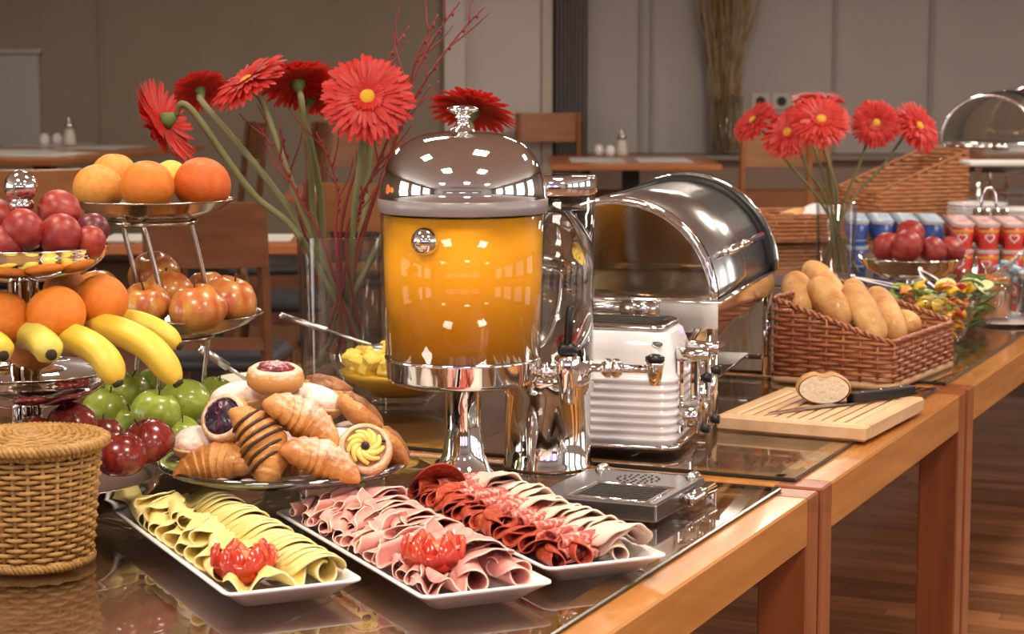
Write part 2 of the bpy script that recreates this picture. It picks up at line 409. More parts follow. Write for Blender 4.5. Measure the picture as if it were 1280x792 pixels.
# ============================================================ BACKGROUND: tables, chairs
def curved_board(w_, z0, z1, th, sag, n=8):
    V, F = [], []
    for i in range(n + 1):
        x = -w_ / 2 + w_ * i / n; yy = sag * (1 - (2 * x / w_) ** 2)
        V += [(x, yy, z0), (x, yy + th, z0), (x, yy + th, z1), (x, yy, z1)]
    for i in range(n):
        for k in range(4):
            l = (k + 1) % 4; F.append((i * 4 + k, i * 4 + l, (i + 1) * 4 + l, (i + 1) * 4 + k))
    F += [(3, 2, 1, 0), (n * 4, n * 4 + 1, n * 4 + 2, n * 4 + 3)]
    return (V, F)
cushion_m = M('dark seat cushion', (.02, .022, .026), .6, c2=(.03, .032, .036), ns=20)
def chair(loc, rz, label, mat=chair_wood, W=.44, Hh=.93):
    """faces +Y in its own frame: backrest at y = -.2"""
    t = thing('dining_chair', label, 'chair', loc, rz, 'wooden dining chairs'); hw = W / 2
    for s in (-1, 1):
        ob('back_post', tube([(s * (hw - .02), -.24, 0), (s * (hw - .02), -.20, .45), (s * (hw - .02), -.27, Hh)], .019, 4), mat, t, False)
        ob('leg', box(s * (hw - .02) - .018, s * (hw - .02) + .018, .17, .206, 0, .43), mat, t, False)
        ob('side_rail', box(s * (hw - .02) - .012, s * (hw - .02) + .012, -.19, .17, .38, .43), mat, t, False)
    ob('backrest', xf(curved_board(W - .005, 0, .20, .02, -.025), (0, -.265, Hh - .195), (.14, 0, 0)), mat, t, False)
    ob('seat_rail', box(-hw + .02, hw - .02, .175, .20, .38, .43), mat, t, False)
    ob('seat', loft([(rounded_rect(hw - .005, .20, .03), .43), (rounded_rect(hw, .205, .035), .45), (rounded_rect(hw - .02, .185, .03), .475)]), cushion_m, t)
    ob('back_rail', box(-hw + .02, hw - .02, -.222, -.204, .50, .535), mat, t, False)
    return t
napkin_m = M('place mat paper', (.62, .62, .60), .85)
def bg_table(c, rz, w_, d_, label, ztop=.75, pedestal=True):
    t = thing('dining_table', label, 'table', (c[0], c[1], 0), rz, 'dining tables in the background')
    ob('table_top', box(-w_ / 2, w_ / 2, -d_ / 2, d_ / 2, ztop - .035, ztop, .004), table_wood, t, False)
    ob('pedestal', box(-.055, .055, -.055, .055, .03, ztop - .035), black_metal, t, False)
    ob('foot_plate', box(-.25, .25, -.25, .25, 0, .03, .005), black_metal, t, False)
    return t
def mat_on(c, rz, label, w_=.42, d_=.30, z=.75):
    o = ob('place_mat', box(-w_ / 2, w_ / 2, -d_ / 2, d_ / 2, 0, .003, .001), napkin_m, smooth=False, loc=(c[0], c[1], z), rot=(0, 0, rz))
    return tag(o, label, 'place mat', 'paper place mats')
def shaker(c, label, z=None, s=1.0):
    z = c[2]
    t = thing('egg_shaker', label, 'shaker', (c[0], c[1], z), 0, 'egg shaped shakers')
    ob('body', lathe([(0, 0), (.022 * s, 0), (.032 * s, .018 * s), (.034 * s, .035 * s), (.028 * s, .058 * s), (.016 * s, .072 * s), (0, .076 * s)], 16), white_ceramic, t)
    ob('hole_cap', cyl(.006 * s, .074 * s, .078 * s, 8), steel, t)
def sugar(c, label, z=None, s=1.0):
    z = c[2]
    t = thing('sugar_dispenser', label, 'sugar dispenser', (c[0], c[1], z), 0, 'sugar dispensers')
    ob('jar', lathe([(0, 0), (.042, 0), (.046, .012), (.04, .06), (.029, .105), (.026, .112), (0, .112)], 16), M('sugar jar', (.66, .62, .58), .2, coat=.5), t)
    ob('cap', lathe([(0, .112), (.031, .112), (.031, .135), (.02, .145), (0, .147)], 16), chrome2, t)
    ob('spout', lathe([(.009, .145), (.008, .18), (.006, .19), (0, .19)], 10), chrome2, t)
def cutlery(c, rz, label, z=None):
    z = c[2]
    t = thing('table_knife', label, 'knife', (c[0], c[1], z), rz, 'cutlery on the place mats')
    ob('blade', box(-.0, .11, -.008, .008, 0, .003, .001), steel, t, False); ob('handle', box(-.10, 0, -.007, .007, 0, .006, .002), steel, t, False)

# right-hand background table
Yb = 12.6
c = at(796, 206, .75); bg_table((c.x, c.y + .68), 0, 1.06, 1.36, 'orange wood table with black pedestal before the grey wall')
for a, b, l in ((745, 200, 'white paper mat at the left end of the far right table'), (828, 200, 'white paper mat at the right end of the far right table')):
    p = at(a, b, .75); mat_on((p.x, p.y), 0, l, .34, .62)
shaker(at(748.5, 195, .753), 'left white egg shaker on the far right table', s=1.05); shaker(at(762.5, 196, .753), 'white egg shaker touching the sugar dispenser on the far right table', s=1.05)
sugar(at(777, 195, .753), 'glass sugar dispenser with steel spout on the far right table')
cutlery(at(782, 201, .753), .3, 'dull knife lying on the far right table mat'); cutlery(at(828, 203, .753), .2, 'knife on the right mat of the far right table')
chair((wx(686, 14.2), 14.2, 0), PI, 'light wood chair behind the far right table by the pale pier', W=.46, Hh=1.03)
chair((wx(962, 11.6), 11.6, 0), PI * .92, 'wood chair half hidden behind the right gerberas', W=.42, Hh=.98)
chair((wx(1072, 12.3), 12.3, 0), PI * 1.35, 'wood chair seen between the stems of the right gerberas', W=.42, Hh=.98)
# left-hand background table (corner towards the viewer), a little higher than the others
LZ = .84
c = at(66, 200, LZ); lr_ = math.radians(-14)
bg_table((c.x - .316, c.y + 1.212), lr_, 1.2, 2.2, 'long brown table in the far left with shakers on it', LZ)
for a, b, l in ((58, 193, 'front paper mat on the far left table'), (10, 190, 'left paper mat on the far left table'), (62, 181, 'back paper mat on the far left table'), (128, 184, 'right paper mat on the far left table')):
    p = at(a, b, LZ); mat_on((p.x, p.y), lr_, l, .40, .56, z=LZ)
shaker(at(56, 181.5, LZ + .003), 'left white egg shaker on the far left table', s=1.05); shaker(at(71.5, 181, LZ + .003), 'white egg shaker beside the sugar dispenser on the far left table', s=1.05)
sugar(at(87, 182, LZ + .003), 'glass sugar dispenser with dark cap on the far left table')
for a, b, q_, l in ((55, 193, .6, 'knife on the front mat of the far left table'), (128, 184, .4, 'knife on the right mat of the far left table')):
    cutlery(at(a, b, LZ + .003), q_, l)
# middle tables
p = at(425, 243, .75); bg_table((p.x + .02, p.y + .35), .05, .62, .8, 'orange wood table behind the tall gerbera stems')
p = at(432, 236, .75); mat_on((p.x, p.y), .05, 'paper mat on the table behind the gerbera stems', .40, .5)
p = at(262, 300, .75); bg_table((p.x - .02, p.y + .02), .04, .80, .42, 'orange table behind the two tier fruit stands with paper mats')
p = at(180, 297, .75); mat_on((p.x + .05, p.y), .04, 'paper mat seen between the rods of the orange tray stand', .36, .3)
p = at(330, 298, .75); mat_on((p.x - .03, p.y + .02), .04, 'paper mat right of the dark chair back', .26, .28)
cutlery(at(172, 304, .753), .15, 'knife on the mat behind the orange tray stand')
chair((wx(277, 6.55), 6.55, 0), -.06, 'brown chair with broad backrest standing behind the apples', chair_dark, W=.385, Hh=.955)
chair((wx(50, 7.9), 7.9, 0), .03, 'light wood chair back behind the nectarine tray', W=.42, Hh=.985)
chair((wx(262, 11.3), 11.3, 0), PI * .62, 'dark wood chair seen sideways right of the leftmost gerbera', chair_dark, W=.42, Hh=1.05)
chair((wx(330, 9.5), 9.5, 0), PI * .58, 'dark wood chair seen sideways behind the middle gerbera stems', chair_dark, W=.42, Hh=1.10)
chair((wx(445, 11.3), 11.3, 0), PI, 'light wood chair behind the tall red twigs', W=.44, Hh=1.0)
chair((wx(468, 9.0), 9.0, 0), .0, 'light wood chair before the table behind the gerbera stems', W=.42, Hh=.87)
chair((wx(352, 8.1), 8.1, 0), PI * 1.45, 'dark chair with black seat left of the tall glass vase', chair_dark, W=.42, Hh=.80)

# tall vase with dried branches on the sill
p = Vector((wx(907, 14.72), 14.77, .735))
t = thing('dry_branch_vase', 'tall glass vase with dried branches on the far sill', 'vase', p)
ob('vase', lathe([(0, 0), (.10, 0), (.105, .01), (.125, .42), (.12, .42), (.10, .02), (0, .02)], 24), glass, t)
twm = [M('dry twig', (.34, .22, .08), .9, rnd=.3), M('pale dry twig', (.46, .38, .28), .9, rnd=.2)]
gs = [[], []]
for i in range(260):
    a = R.random() * 6.28; q = R.random() ** .5; x0, y0 = .105 * q * math.cos(a), .105 * q * math.sin(a); wv = lambda: R.uniform(-.022, .022)
    hh = R.uniform(.55, 1.35); sp = 1.1 + .9 * R.random()
    pth = [(x0 * .85, y0 * .85, .02), (x0 * 1.05 + wv(), y0 + wv(), .25), (x0 * 1.1 + wv(), y0 + wv(), .48), (x0 * 1.25 + wv(), y0 * 1.2 + wv(), .70), (x0 * sp * 1.15 + wv(), y0 * sp, .70 + (hh - .2) * .5), (x0 * sp * 1.5 + wv(), y0 * sp * 1.2, .55 + hh)]
    gs[i % 2].append(tube(smooth_path(pth, 3), .0032, 4))
for i in (0, 1):
    o = ob('dried_branches', join(*gs[i]), twm[i], t, False); o['kind'] = 'stuff'
# wall sockets
for i in range(4):
    t = thing('wall_socket', ['leftmost', 'second from the left', 'third from the left', 'rightmost'][i] + ' socket of the outlet row on the grey wall', 'socket', (wx(949 + i * 26), 14.998, 1.37 - (126 - 80) / 173.3), 0, 'wall sockets in a row')
    ob('plate', box(-.07, .07, -.012, 0, -.06, .06, .006), M('socket plate', (.55, .52, .47), .5), t, False)
    ob('recess', xf(cyl(.035, 0, .004, 18), (0, -.012, 0), (PI / 2, 0, 0)), M('socket hole', (.03, .03, .03), .6), t, False)
# ============================================================ FRUIT
def speckled(name, c, c2, sp, **k): return M(name, c, c2=c2, **k)
orange_m = M('orange peel', (.66, .165, .010), .38, c2=(.72, .22, .018), ns=4, bump=.35, bs=36, bd=.02, sss=.03, rnd=.07)
orange_red = M('deep orange peel', (.62, .10, .008), .36, c2=(.68, .14, .012), ns=4, bump=.35, bs=36, bd=.02, sss=.03)
orange_pale = M('pale orange peel', (.66, .25, .035), .4, c2=(.70, .32, .06), ns=5, bump=.3, bs=36, bd=.02, sss=.03, rnd=.05)
lemon_m = M('lemon peel', (.72, .45, .06), .4, c2=(.75, .52, .10), ns=5, bump=.3, bs=36, bd=.02)
apple_ry = M('red yellow apple skin', (.58, .33, .06), .28, c2=(.42, .070, .025), ns=2.0, nd=4, lo=.22, hi=.70, stretch=(1.3, 1.3, .45), coat=.3, coord='Object')
apple_red = M('dark red apple skin', (.12, .009, .010), .24, c2=(.24, .024, .016), ns=3, nd=5, stretch=(2.5, 2.5, .5), coat=.4)
apple_green = M('green apple skin', (.27, .36, .035), .28, c2=(.37, .45, .07), ns=3, nd=3, coat=.35, rnd=.08)
plum_m = M('nectarine skin', (.24, .018, .018), .40, c2=(.40, .060, .030), ns=3.0, nd=3, lo=.45, hi=.75, stretch=(.5, .5, .5), rnd=.12)
plum_dark = M('dark plum skin', (.09, .012, .022), .36, c2=(.14, .02, .03), ns=8, rnd=.1)
stem_m = M('fruit stem', (.05, .035, .02), .8)
ORANGE = [mesh(join(lathe([(math.sin(PI * i / 16) * (1 if 0 < i < 16 else 0), -.95 * math.cos(PI * i / 16) - (.06 * math.exp(-((PI - PI * i / 16) / .22) ** 2) if i > 9 else 0)) for i in range(17)], 24)), orange_m, name='orange')]
def apple_geo():
    P = []
    for i in range(19):
        a = PI * i / 18; r = math.sin(a) * (1.0 + .06 * math.sin(2 * a)); z = -.86 * math.cos(a)
        z -= .30 * math.exp(-((PI - a) / .30) ** 2); z += .13 * math.exp(-(a / .25) ** 2)
        P.append((max(r, 0) if 0 < i < 18 else 0, z))
    V, F = lathe(P, 24); out = []
    for x, y, z in V:
        a = math.atan2(y, x); k = 1 + .025 * math.cos(5 * a) * (-z * .6 + .4); out.append((x * k, y * k, z))
    return (out, F)
def plum_geo():
    V, F = ball(1, 24, 16, .97); out = []
    for x, y, z in V:
        a = math.atan2(y, x); g = .07 * math.exp(-(a / .22) ** 2) * (1 - z * z); dz = .13 * math.exp(-((1 - z) / .12) ** 1) if z > .6 else 0
        out.append((x * (1 - g), y * (1 - g), z - dz))
    return (out, F)
AP, PG = apple_geo(), plum_geo()
_mc = {}
def shared(key, geo, mat):
    if key not in _mc: _mc[key] = mesh(geo, mat, True, key)
    return _mc[key]
STEM = mesh(tube([(0, 0, .50), (.02, .01, .7), (.07, .03, .95)], [.035, .03, .045], 6), stem_m, name='stem')
NUB = mesh(ball(.05, 8, 5), M('orange navel', (.25, .22, .05), .8), name='nub')
def fruit(kind, p, r, label, tilt=(0, 0, 0), mat=None, group=None):
    cat = {'orange': 'orange', 'apple': 'apple', 'nectarine': 'nectarine', 'lemon': 'lemon'}[kind]
    t = thing(kind, label, cat, p, 0, group, rot=tilt); t.scale = (r,) * 3
    if kind in ('orange', 'lemon'):
        link('peel', shared('peel' + mat.name, (lathe([(math.sin(PI * i / 16) if 0 < i < 16 else 0, -.95 * math.cos(PI * i / 16) - (.07 * math.exp(-((PI - PI * i / 16) / .2) ** 2) if i > 9 else 0)) for i in range(17)], 28)), mat), t)
        link('navel', NUB, t, loc=(0, 0, .88))
    elif kind == 'apple':
        link('flesh', shared('apple' + mat.name, AP, mat), t); link('stem', STEM, t)
    else: link('flesh', shared('plum' + mat.name, PG, mat), t); link('navel', NUB, t, loc=(0, 0, .72), scale=.8)
    return t
def tl(): return (R.uniform(-.5, .5), R.uniform(-.5, .5), R.uniform(0, 6))

# ---- stand with the oranges (three trays on bent rods)
def tray_geo(r, dep, flat=.35, th=.0016, lip=.004):
    out = [(r * flat, 0), (r * .62, dep * .18), (r * .85, dep * .55), (r, dep)]
    P = [(0, 0)] + out + [(r + lip, dep + .001), (r + lip, dep + .003), (r, dep + .003)]
    P += [(a * .985, b + th) for a, b in reversed(out)] + [(0, th)]
    return lathe(P, 56)
bronze_steel = M('warm dark steel', (.50, .44, .36), .17, 1.0)
BX, BY = ad(191, 250, 3.2).x, 3.2
def zb(y, Y=BY): return ad(191, y, Y).z
t = thing('fruit_stand', 'three tier polished fruit stand with oranges on its top tray', 'fruit stand', (BX, BY, TZ))
tiers = [(zb(250) - TZ, .123, .030), (zb(392) - TZ, .142, .032), (zb(540) - TZ, .165, .036)]
offs = [0, .022, .01]
for (z, r, d), dx in zip(tiers, offs): ob('tray', xf(tray_geo(r, d), (dx, 0, z - d)), bronze_steel, t)
for i in range(3):
    a = 2 * PI * i / 3 + .5
    for (z0, x0), (z1, x1) in (((tiers[1][0] - .028, offs[1]), (tiers[0][0] - .029, offs[0])), ((tiers[2][0] - .033, offs[2]), (tiers[1][0] - .031, offs[1])), ((0, offs[2]), (tiers[2][0] - .034, offs[2]))):
        rr = .062
        ob('rod', tube(smooth_path([(x0 + rr * 1.12 * math.cos(a), rr * 1.12 * math.sin(a), z0), (x0 + rr * math.cos(a), rr * math.sin(a), z0 + (z1 - z0) * .35), (x1 + rr * math.cos(a), rr * math.sin(a), z1 - .012), (x1 + rr * .85 * math.cos(a), rr * .85 * math.sin(a), z1)], 5), .0042, 8), bronze_steel, t)
for z, x in ((tiers[0][0] - .033, offs[0]), (tiers[1][0] - .035, offs[1])):
    ob('ring', tube([Vector((x, 0, z)) + v for v in arc((0, 0, 0), .066, 0, 2 * PI, 28)[:-1]], .004, 6, closed=True), bronze_steel, t)
ob('knob', xf(ball(.007, 12, 8), (-.028, -.075, tiers[0][0] - .031)), bronze_steel, t)
G = 'oranges on the top tray'
for x, y, d, Y, m, l in ((123, 236, 64, 3.175, orange_pale, 'pale orange at the left end of the top tray'), (143, 219, 58, 3.25, orange_pale, 'pale orange with dimple at the back left of the top tray'),
                         (184, 233, 68, 3.13, orange_m, 'orange in front middle of the top tray'), (212, 222, 46, 3.26, lemon_m, 'yellow fruit hidden between two oranges on the top tray'),
                         (253, 231, 72, 3.19, orange_red, 'deep orange fruit at the right end of the top tray')):
    fruit('orange' if m != lemon_m else 'lemon', ad(x, y, Y), d / 2 / ppm(Y), l, tl(), m, G)
G = 'apples on the middle tray'
for x, y, d, Y, l in ((192, 342, 66, 3.27, 'yellow and red apple at the back of the middle tray'), (182, 379, 64, 3.12, 'reddish apple at the front left of the middle tray'),
                      (210, 365, 66, 3.19, 'yellow red apple in the centre of the middle tray'), (247, 384, 74, 3.10, 'red and yellow apple in front of the middle tray'),
                      (287, 374, 72, 3.17, 'orange red apple at the right end of the middle tray'), (258, 360, 54, 3.26, 'yellow topped apple behind the right apples of the middle tray'),
                      (122, 362, 60, 3.22, 'apple at the left end of the middle tray behind the oranges')):
    fruit('apple', ad(x, y, Y), d / 2 / ppm(Y), l, (R.uniform(-.35, .1), R.uniform(-.4, .4), R.uniform(0, 6)), apple_ry, G)
G = 'green apples on the lowest tray'
for x, y, d, Y, l in ((133, 510, 60, 3.13, 'green apple at the left of the lowest tray'), (195, 513, 64, 3.07, 'green apple with stem in front of the lowest tray'),
                      (231, 502, 70, 3.14, 'large green apple at the right of the lowest tray'), (160, 487, 58, 3.22, 'green apple at the back under the bananas'),
                      (195, 478, 52, 3.27, 'green apple hidden under the longest banana'), (270, 492, 52, 3.22, 'green apple behind the pastries'),
                      (225, 543, 58, 3.08, 'low green apple touching the pastry stand'), (165, 528, 56, 3.12, 'green apple low beside the dark red apples')):
    fruit('apple', ad(x, y, Y), d / 2 / ppm(Y), l, (R.uniform(-.4, .1), R.uniform(-.4, .4), R.uniform(0, 6)), apple_green, G)

# ---- stand with the ball finial
FX, FY = ad(28, 310, 2.8).x, 2.8
def zf(y): return ad(28, y, FY).z
t = thing('fruit_stand', 'three bowl chrome fruit stand with ball finial and nectarines on top', 'fruit stand', (FX, FY, TZ))
ft = [(zf(308) - TZ, .115, .048), (zf(462) - TZ, .118, .050), (zf(592) - TZ, .182, .062)]
def bowl_geo(r, dep, th=.0016):
    out = [(r * math.sin(a), dep * (1 - math.cos(a)) / (1 - math.cos(1.35)) if 0 else dep * (1 - math.cos(a))) for a in [PI / 2 * i / 10 for i in range(11)]]
    out = [(x, z) for x, z in out]
    P = [(0, 0)] + out[1:] + [(r + .002, dep + .001), (r + .001, dep + .0025)] + [(x * .982, z + th) for x, z in reversed(out[1:])] + [(0, th)]
    return lathe(P, 56)
for z, r, d in ft: ob('bowl', xf(bowl_geo(r, d), (0, 0, z - d)), chrome, t)
for z0, z1 in ((ft[1][0] - ft[1][2], ft[0][0] - ft[0][2]), (ft[2][0] - ft[2][2], ft[1][0] - ft[1][2])):
    for i in range(4):
        a = i * PI / 2 + .3; ob('tube', xf(cyl(.0085, z0, z1 + .001, 12), (.013 * math.cos(a), .013 * math.sin(a), 0)), chrome, t)
ob('foot', lathe([(0, 0), (.06, 0), (.06, .004), (.03, .008), (.02, ft[2][0] - ft[2][2] + .002), (0, ft[2][0] - ft[2][2] + .002)], 28), chrome, t)
zt_ = zf(233) - TZ
ob('column', cyl(.010, ft[0][0] - ft[0][2], zt_ - .012, 14), chrome, t)
ob('neck', xf(lathe([(.010, -.034), (.017, -.03), (.017, -.02), (.010, -.016)], 16), (0, 0, zt_)), chrome, t)
ob('ball_finial', xf(ball(.0225, 28, 18), (0, 0, zt_)), chrome, t)
G = 'nectarines on the ball topped stand'
for x, y, d, Y, m, l in ((30, 287, 56, 2.735, plum_m, 'pinkish nectarine below the ball finial'), (74, 263, 54, 2.81, plum_m, 'red nectarine at the top right of the pile'),
                         (75, 294, 56, 2.745, plum_m, 'glossy red nectarine in front of the pile'), (115, 287, 44, 2.80, plum_dark, 'dark plum at the right of the nectarine pile'),
                         (112, 302, 42, 2.76, plum_m, 'small red nectarine at the right rim of its bowl'), (-4, 272, 52, 2.80, plum_m, 'nectarine cut by the left photo edge'),
                         (6, 306, 52, 2.73, plum_m, 'low nectarine at the left front rim'), (45, 305, 50, 2.775, plum_dark, 'dark plum in the gap between the front nectarines')):
    fruit('nectarine', ad(x, y, Y), d / 2 / ppm(Y), l, (R.uniform(.4, 1.2), R.uniform(-.6, .6), R.uniform(0, 6)), m, G)
G = 'oranges on the banana bowl'
for x, y, d, Y, m, l in ((70, 393, 76, 2.735, orange_m, 'orange in the front middle above the bananas'), (126, 376, 70, 2.80, orange_m, 'orange at the right above the bananas'),
                         (3, 398, 72, 2.735, orange_m, 'orange at the left photo edge above the bananas'), (82, 362, 56, 2.87, orange_m, 'half hidden orange behind the front oranges')):
    fruit('orange', ad(x, y, Y), d / 2 / ppm(Y), l, tl(), m, G)
fruit('orange', ad(40, 432, 2.80), .036, 'orange low in the bowl under the front oranges', tl(), orange_m, G)
G = 'dark red apples in the bottom bowl'
for x, y, d, Y, l in ((150, 567, 70, 2.70, 'dark red apple at the front beside the lidded basket'), (184, 551, 68, 2.76, 'dark red apple with stem nearest the pastry stand'),
                      (88, 530, 66, 2.78, 'red apple just above the basket lid'), (128, 545, 60, 2.86, 'red apple at the back of the bottom bowl'), (40, 545, 62, 2.74, 'red apple hidden behind the basket lid')):
    fruit('apple', ad(x, y, Y), d / 2 / ppm(Y), l, (R.uniform(-.35, .05), R.uniform(-.3, .3), R.uniform(0, 6)), apple_red, G)
banana_m = M('banana peel', (.68, .47, .045), .42, c2=(.72, .53, .07), ns=3, nd=4, stretch=(8, 8, 8), sss=.05)
banana_g = M('greenish banana peel', (.56, .50, .09), .42, c2=(.66, .55, .10), ns=4, nd=4, stretch=(8, 8, 8))
tip_m = M('banana tip', (.035, .025, .015), .85)
def banana(pts, r, label, mat):
    P = smooth_path(pts, 6); n = len(P); rad = []
    for i in range(n):
        u = i / (n - 1); k = min(1, .34 + 1.0 * (u / .22) ** .9) if u < .22 else 1.0
        if u > .80: k = 1 - .62 * ((u - .80) / .20) ** 1.6
        rad.append(r * k)
    t = thing('banana', label, 'banana', P[n // 2], 0, 'bananas'); o0 = Vector(P[n // 2])
    V, F = tube([p - o0 for p in P], rad, 20)
    V2 = []
    for i, p in enumerate(V):
        c_ = P[i // 20] - o0; a = 2 * PI * (i % 20) / 20; V2.append(c_ + (p - c_) * (1 + .045 * math.cos(5 * a)))
    ob('peel', (V2, F), mat, t)
    d = (P[-1] - P[-2]).normalized(); ob('tip', tube([P[-1] - o0 - d * .002, P[-1] - o0 + d * .004], [r * .42, r * .36], 10), tip_m, t)
    d = (P[0] - P[1]).normalized(); ob('stalk', tube([P[0] - o0 - d * .004, P[0] - o0 + d * .018], [r * .36, r * .30], 10), mat, t)
banana([ad(22, 418, 2.76), ad(42, 420, 2.715), ad(56, 430, 2.675), ad(64, 443, 2.645)], .0195, 'short greenish banana pointing at the viewer', banana_g)
banana([ad(70, 423, 2.76), ad(96, 424, 2.71), ad(128, 443, 2.675), ad(147, 478, 2.66)], .0195, 'banana bending down in the middle of the bunch', banana_m)
banana([ad(108, 412, 2.80), ad(145, 413, 2.75), ad(190, 436, 2.715), ad(222, 478, 2.70)], .0195, 'longest banana hanging out to the right', banana_m)
banana([ad(140, 405, 2.84), ad(165, 402, 2.83), ad(195, 412, 2.82), ad(224, 432, 2.81)], .016, 'banana behind the longest banana', banana_m)
banana([ad(-38, 425, 2.74), ad(-18, 424, 2.70), ad(-4, 432, 2.67), ad(4, 444, 2.65)], .0185, 'banana at the left photo edge', banana_m)

# ============================================================ WICKER
wick_l = M('pale willow', (.29, .15, .036), .5, c2=(.42, .24, .07), ns=30, nd=3, rnd=.16, coat=.15)
wick_d = M('red brown willow', (.26, .075, .03), .45, c2=(.36, .12, .045), ns=30, nd=3, rnd=.18, coat=.2)
def weave(t, perim, tops, z0, dz, r, amp, step, mat, stake_r=None, scale_at=None, under=.0):
    """perim: closed list of (x, y, nx, ny); rows run round it up to the local top; stakes stand every `step` samples"""
    n = len(perim); rows = int((max(tops) - z0) / dz); sa = scale_at or (lambda z: 1.0)
    for i in range(rows):
        z = z0 + (i + .5) * dz; run = []; runs = []
        full = all(tp_ > z + r for tp_ in tops)
        def pt(k):
            x, y, nx, ny = perim[k % n]; s_ = sa(z); a = amp * math.cos(PI * (k / step) + PI * i)
            return Vector((x * s_ + nx * a, y * s_ + ny * a, z + R.uniform(-.05, .05) * dz))
        if full: runs = [([pt(k) for k in range(n)], True)]
        else:
            k0 = next((k for k in range(n) if tops[k] <= z + r), 0); cur = []
            for k in range(k0, k0 + n + 1):
                if tops[k % n] > z + r: cur.append(pt(k))
                else:
                    if len(cur) > 2: runs.append((cur, False))
                    cur = []
            if len(cur) > 2: runs.append((cur, False))
        for P, cl in runs: ob('weaver', tube(P, r, 6, closed=cl, sq=.9), mat, t)
    for k in range(0, n, step):
        x, y, nx, ny = perim[k]; s0, s1 = sa(z0), sa(tops[k])
        if tops[k] - z0 < .01: continue
        ob('stake', tube([(x * s0, y * s0, z0), (x * s1, y * s1, tops[k])], stake_r or r * .9, 6), mat, t)
def circ(rx, ry, n): return [(rx * math.cos(2 * PI * i / n), ry * math.sin(2 * PI * i / n), math.cos(2 * PI * i / n), math.sin(2 * PI * i / n)) for i in range(n)]
def rrect_perim(hx, hy, rad, n):
    P = [Vector((x, y, 0)) for x, y in rounded_rect(hx, hy, rad, 4)]; m = len(P); seg = [(P[(i + 1) % m] - P[i]).length for i in range(m)]; tot = sum(seg); out = []
    for k in range(n):
        d = tot * k / n; i = 0
        while d > seg[i]: d -= seg[i]; i += 1
        tdir = (P[(i + 1) % m] - P[i]).normalized(); p = P[i] + tdir * d; out.append((p.x, p.y, tdir.y, -tdir.x))
    return out
def braid(path, r, n_turn, closed=True, k=3, off=.7):
    """k strands twisted round a path"""
    path = [Vector(p) for p in path]; T, N = frames(path, closed); gs = []
    for s_ in range(k):
        P = []
        for i, (p, tt, nn) in enumerate(zip(path, T, N)):
            a = 2 * PI * (n_turn * i / len(path) + s_ / k); P.append(p + nn * math.cos(a) * r * off + tt.cross(nn) * math.sin(a) * r * off)
        gs.append(tube(P, r * .62, 6, closed=closed))
    return gs
# lidded basket
bp = at(42, 702, TZ); BR, BH = .082, .150
t = thing('lidded_basket', 'round pale willow basket with a woven lid', 'basket', (bp.x, bp.y, TZ), .4)
wall_s = lambda z: .85 + .15 * min(1, (z / BH) / .85)
weave(t, circ(BR, BR, 112), [BH] * 112, .008, .0066, .0032, .0030, 4, wick_l, .0030, wall_s)
ob('bottom', cyl(BR * .85, 0, .006, 40), wick_l, t)
ob('gap_shade', lathe([(BR * .81, .006), (BR * .955, BH * .85), (BR * .955, BH)], 48), M('dark lining', (.05, .025, .010), .9), t)  # dark sleeve added inside to put shade into the weave gaps
for s_ in range(2):
    for g in braid([(BR * wall_s(z_) * math.cos(a) * 1.02, BR * wall_s(z_) * math.sin(a) * 1.02, z_) for z_ in ((.007, BH - .002)[s_],) for a in [2 * PI * i / 160 for i in range(160)]], .0052, 26): ob('rim_strand', g, wick_l, t)
ld = ob('lid', cyl(BR * .99, BH + .004, BH + .007, 48), M('lid core', (.18, .09, .03), .7), t)
lr = BR * 1.12
for i in range(15):
    r_ = .008 + (lr - .012) * i / 14; zz = BH + .016 - .010 * (r_ / lr) ** 2
    P = [(r_ * math.cos(a), r_ * math.sin(a), zz + .0018 * math.cos(a * 11 + PI * i)) for a in [2 * PI * j / 88 for j in range(88)]]
    ob('lid_weaver', tube(P, .0031, 6, closed=True), wick_l, ld)
for i in range(22):
    a = 2 * PI * i / 22; ob('lid_spoke', tube([(.006 * math.cos(a), .006 * math.sin(a), BH + .0165), (lr * math.cos(a), lr * math.sin(a), BH + .008)], .0022, 5), wick_l, ld)
for g in braid([(lr * math.cos(a), lr * math.sin(a), BH + .005) for a in [2 * PI * i / 180 for i in range(180)]], .0062, 30): ob('lid_rim_strand', g, wick_l, ld)
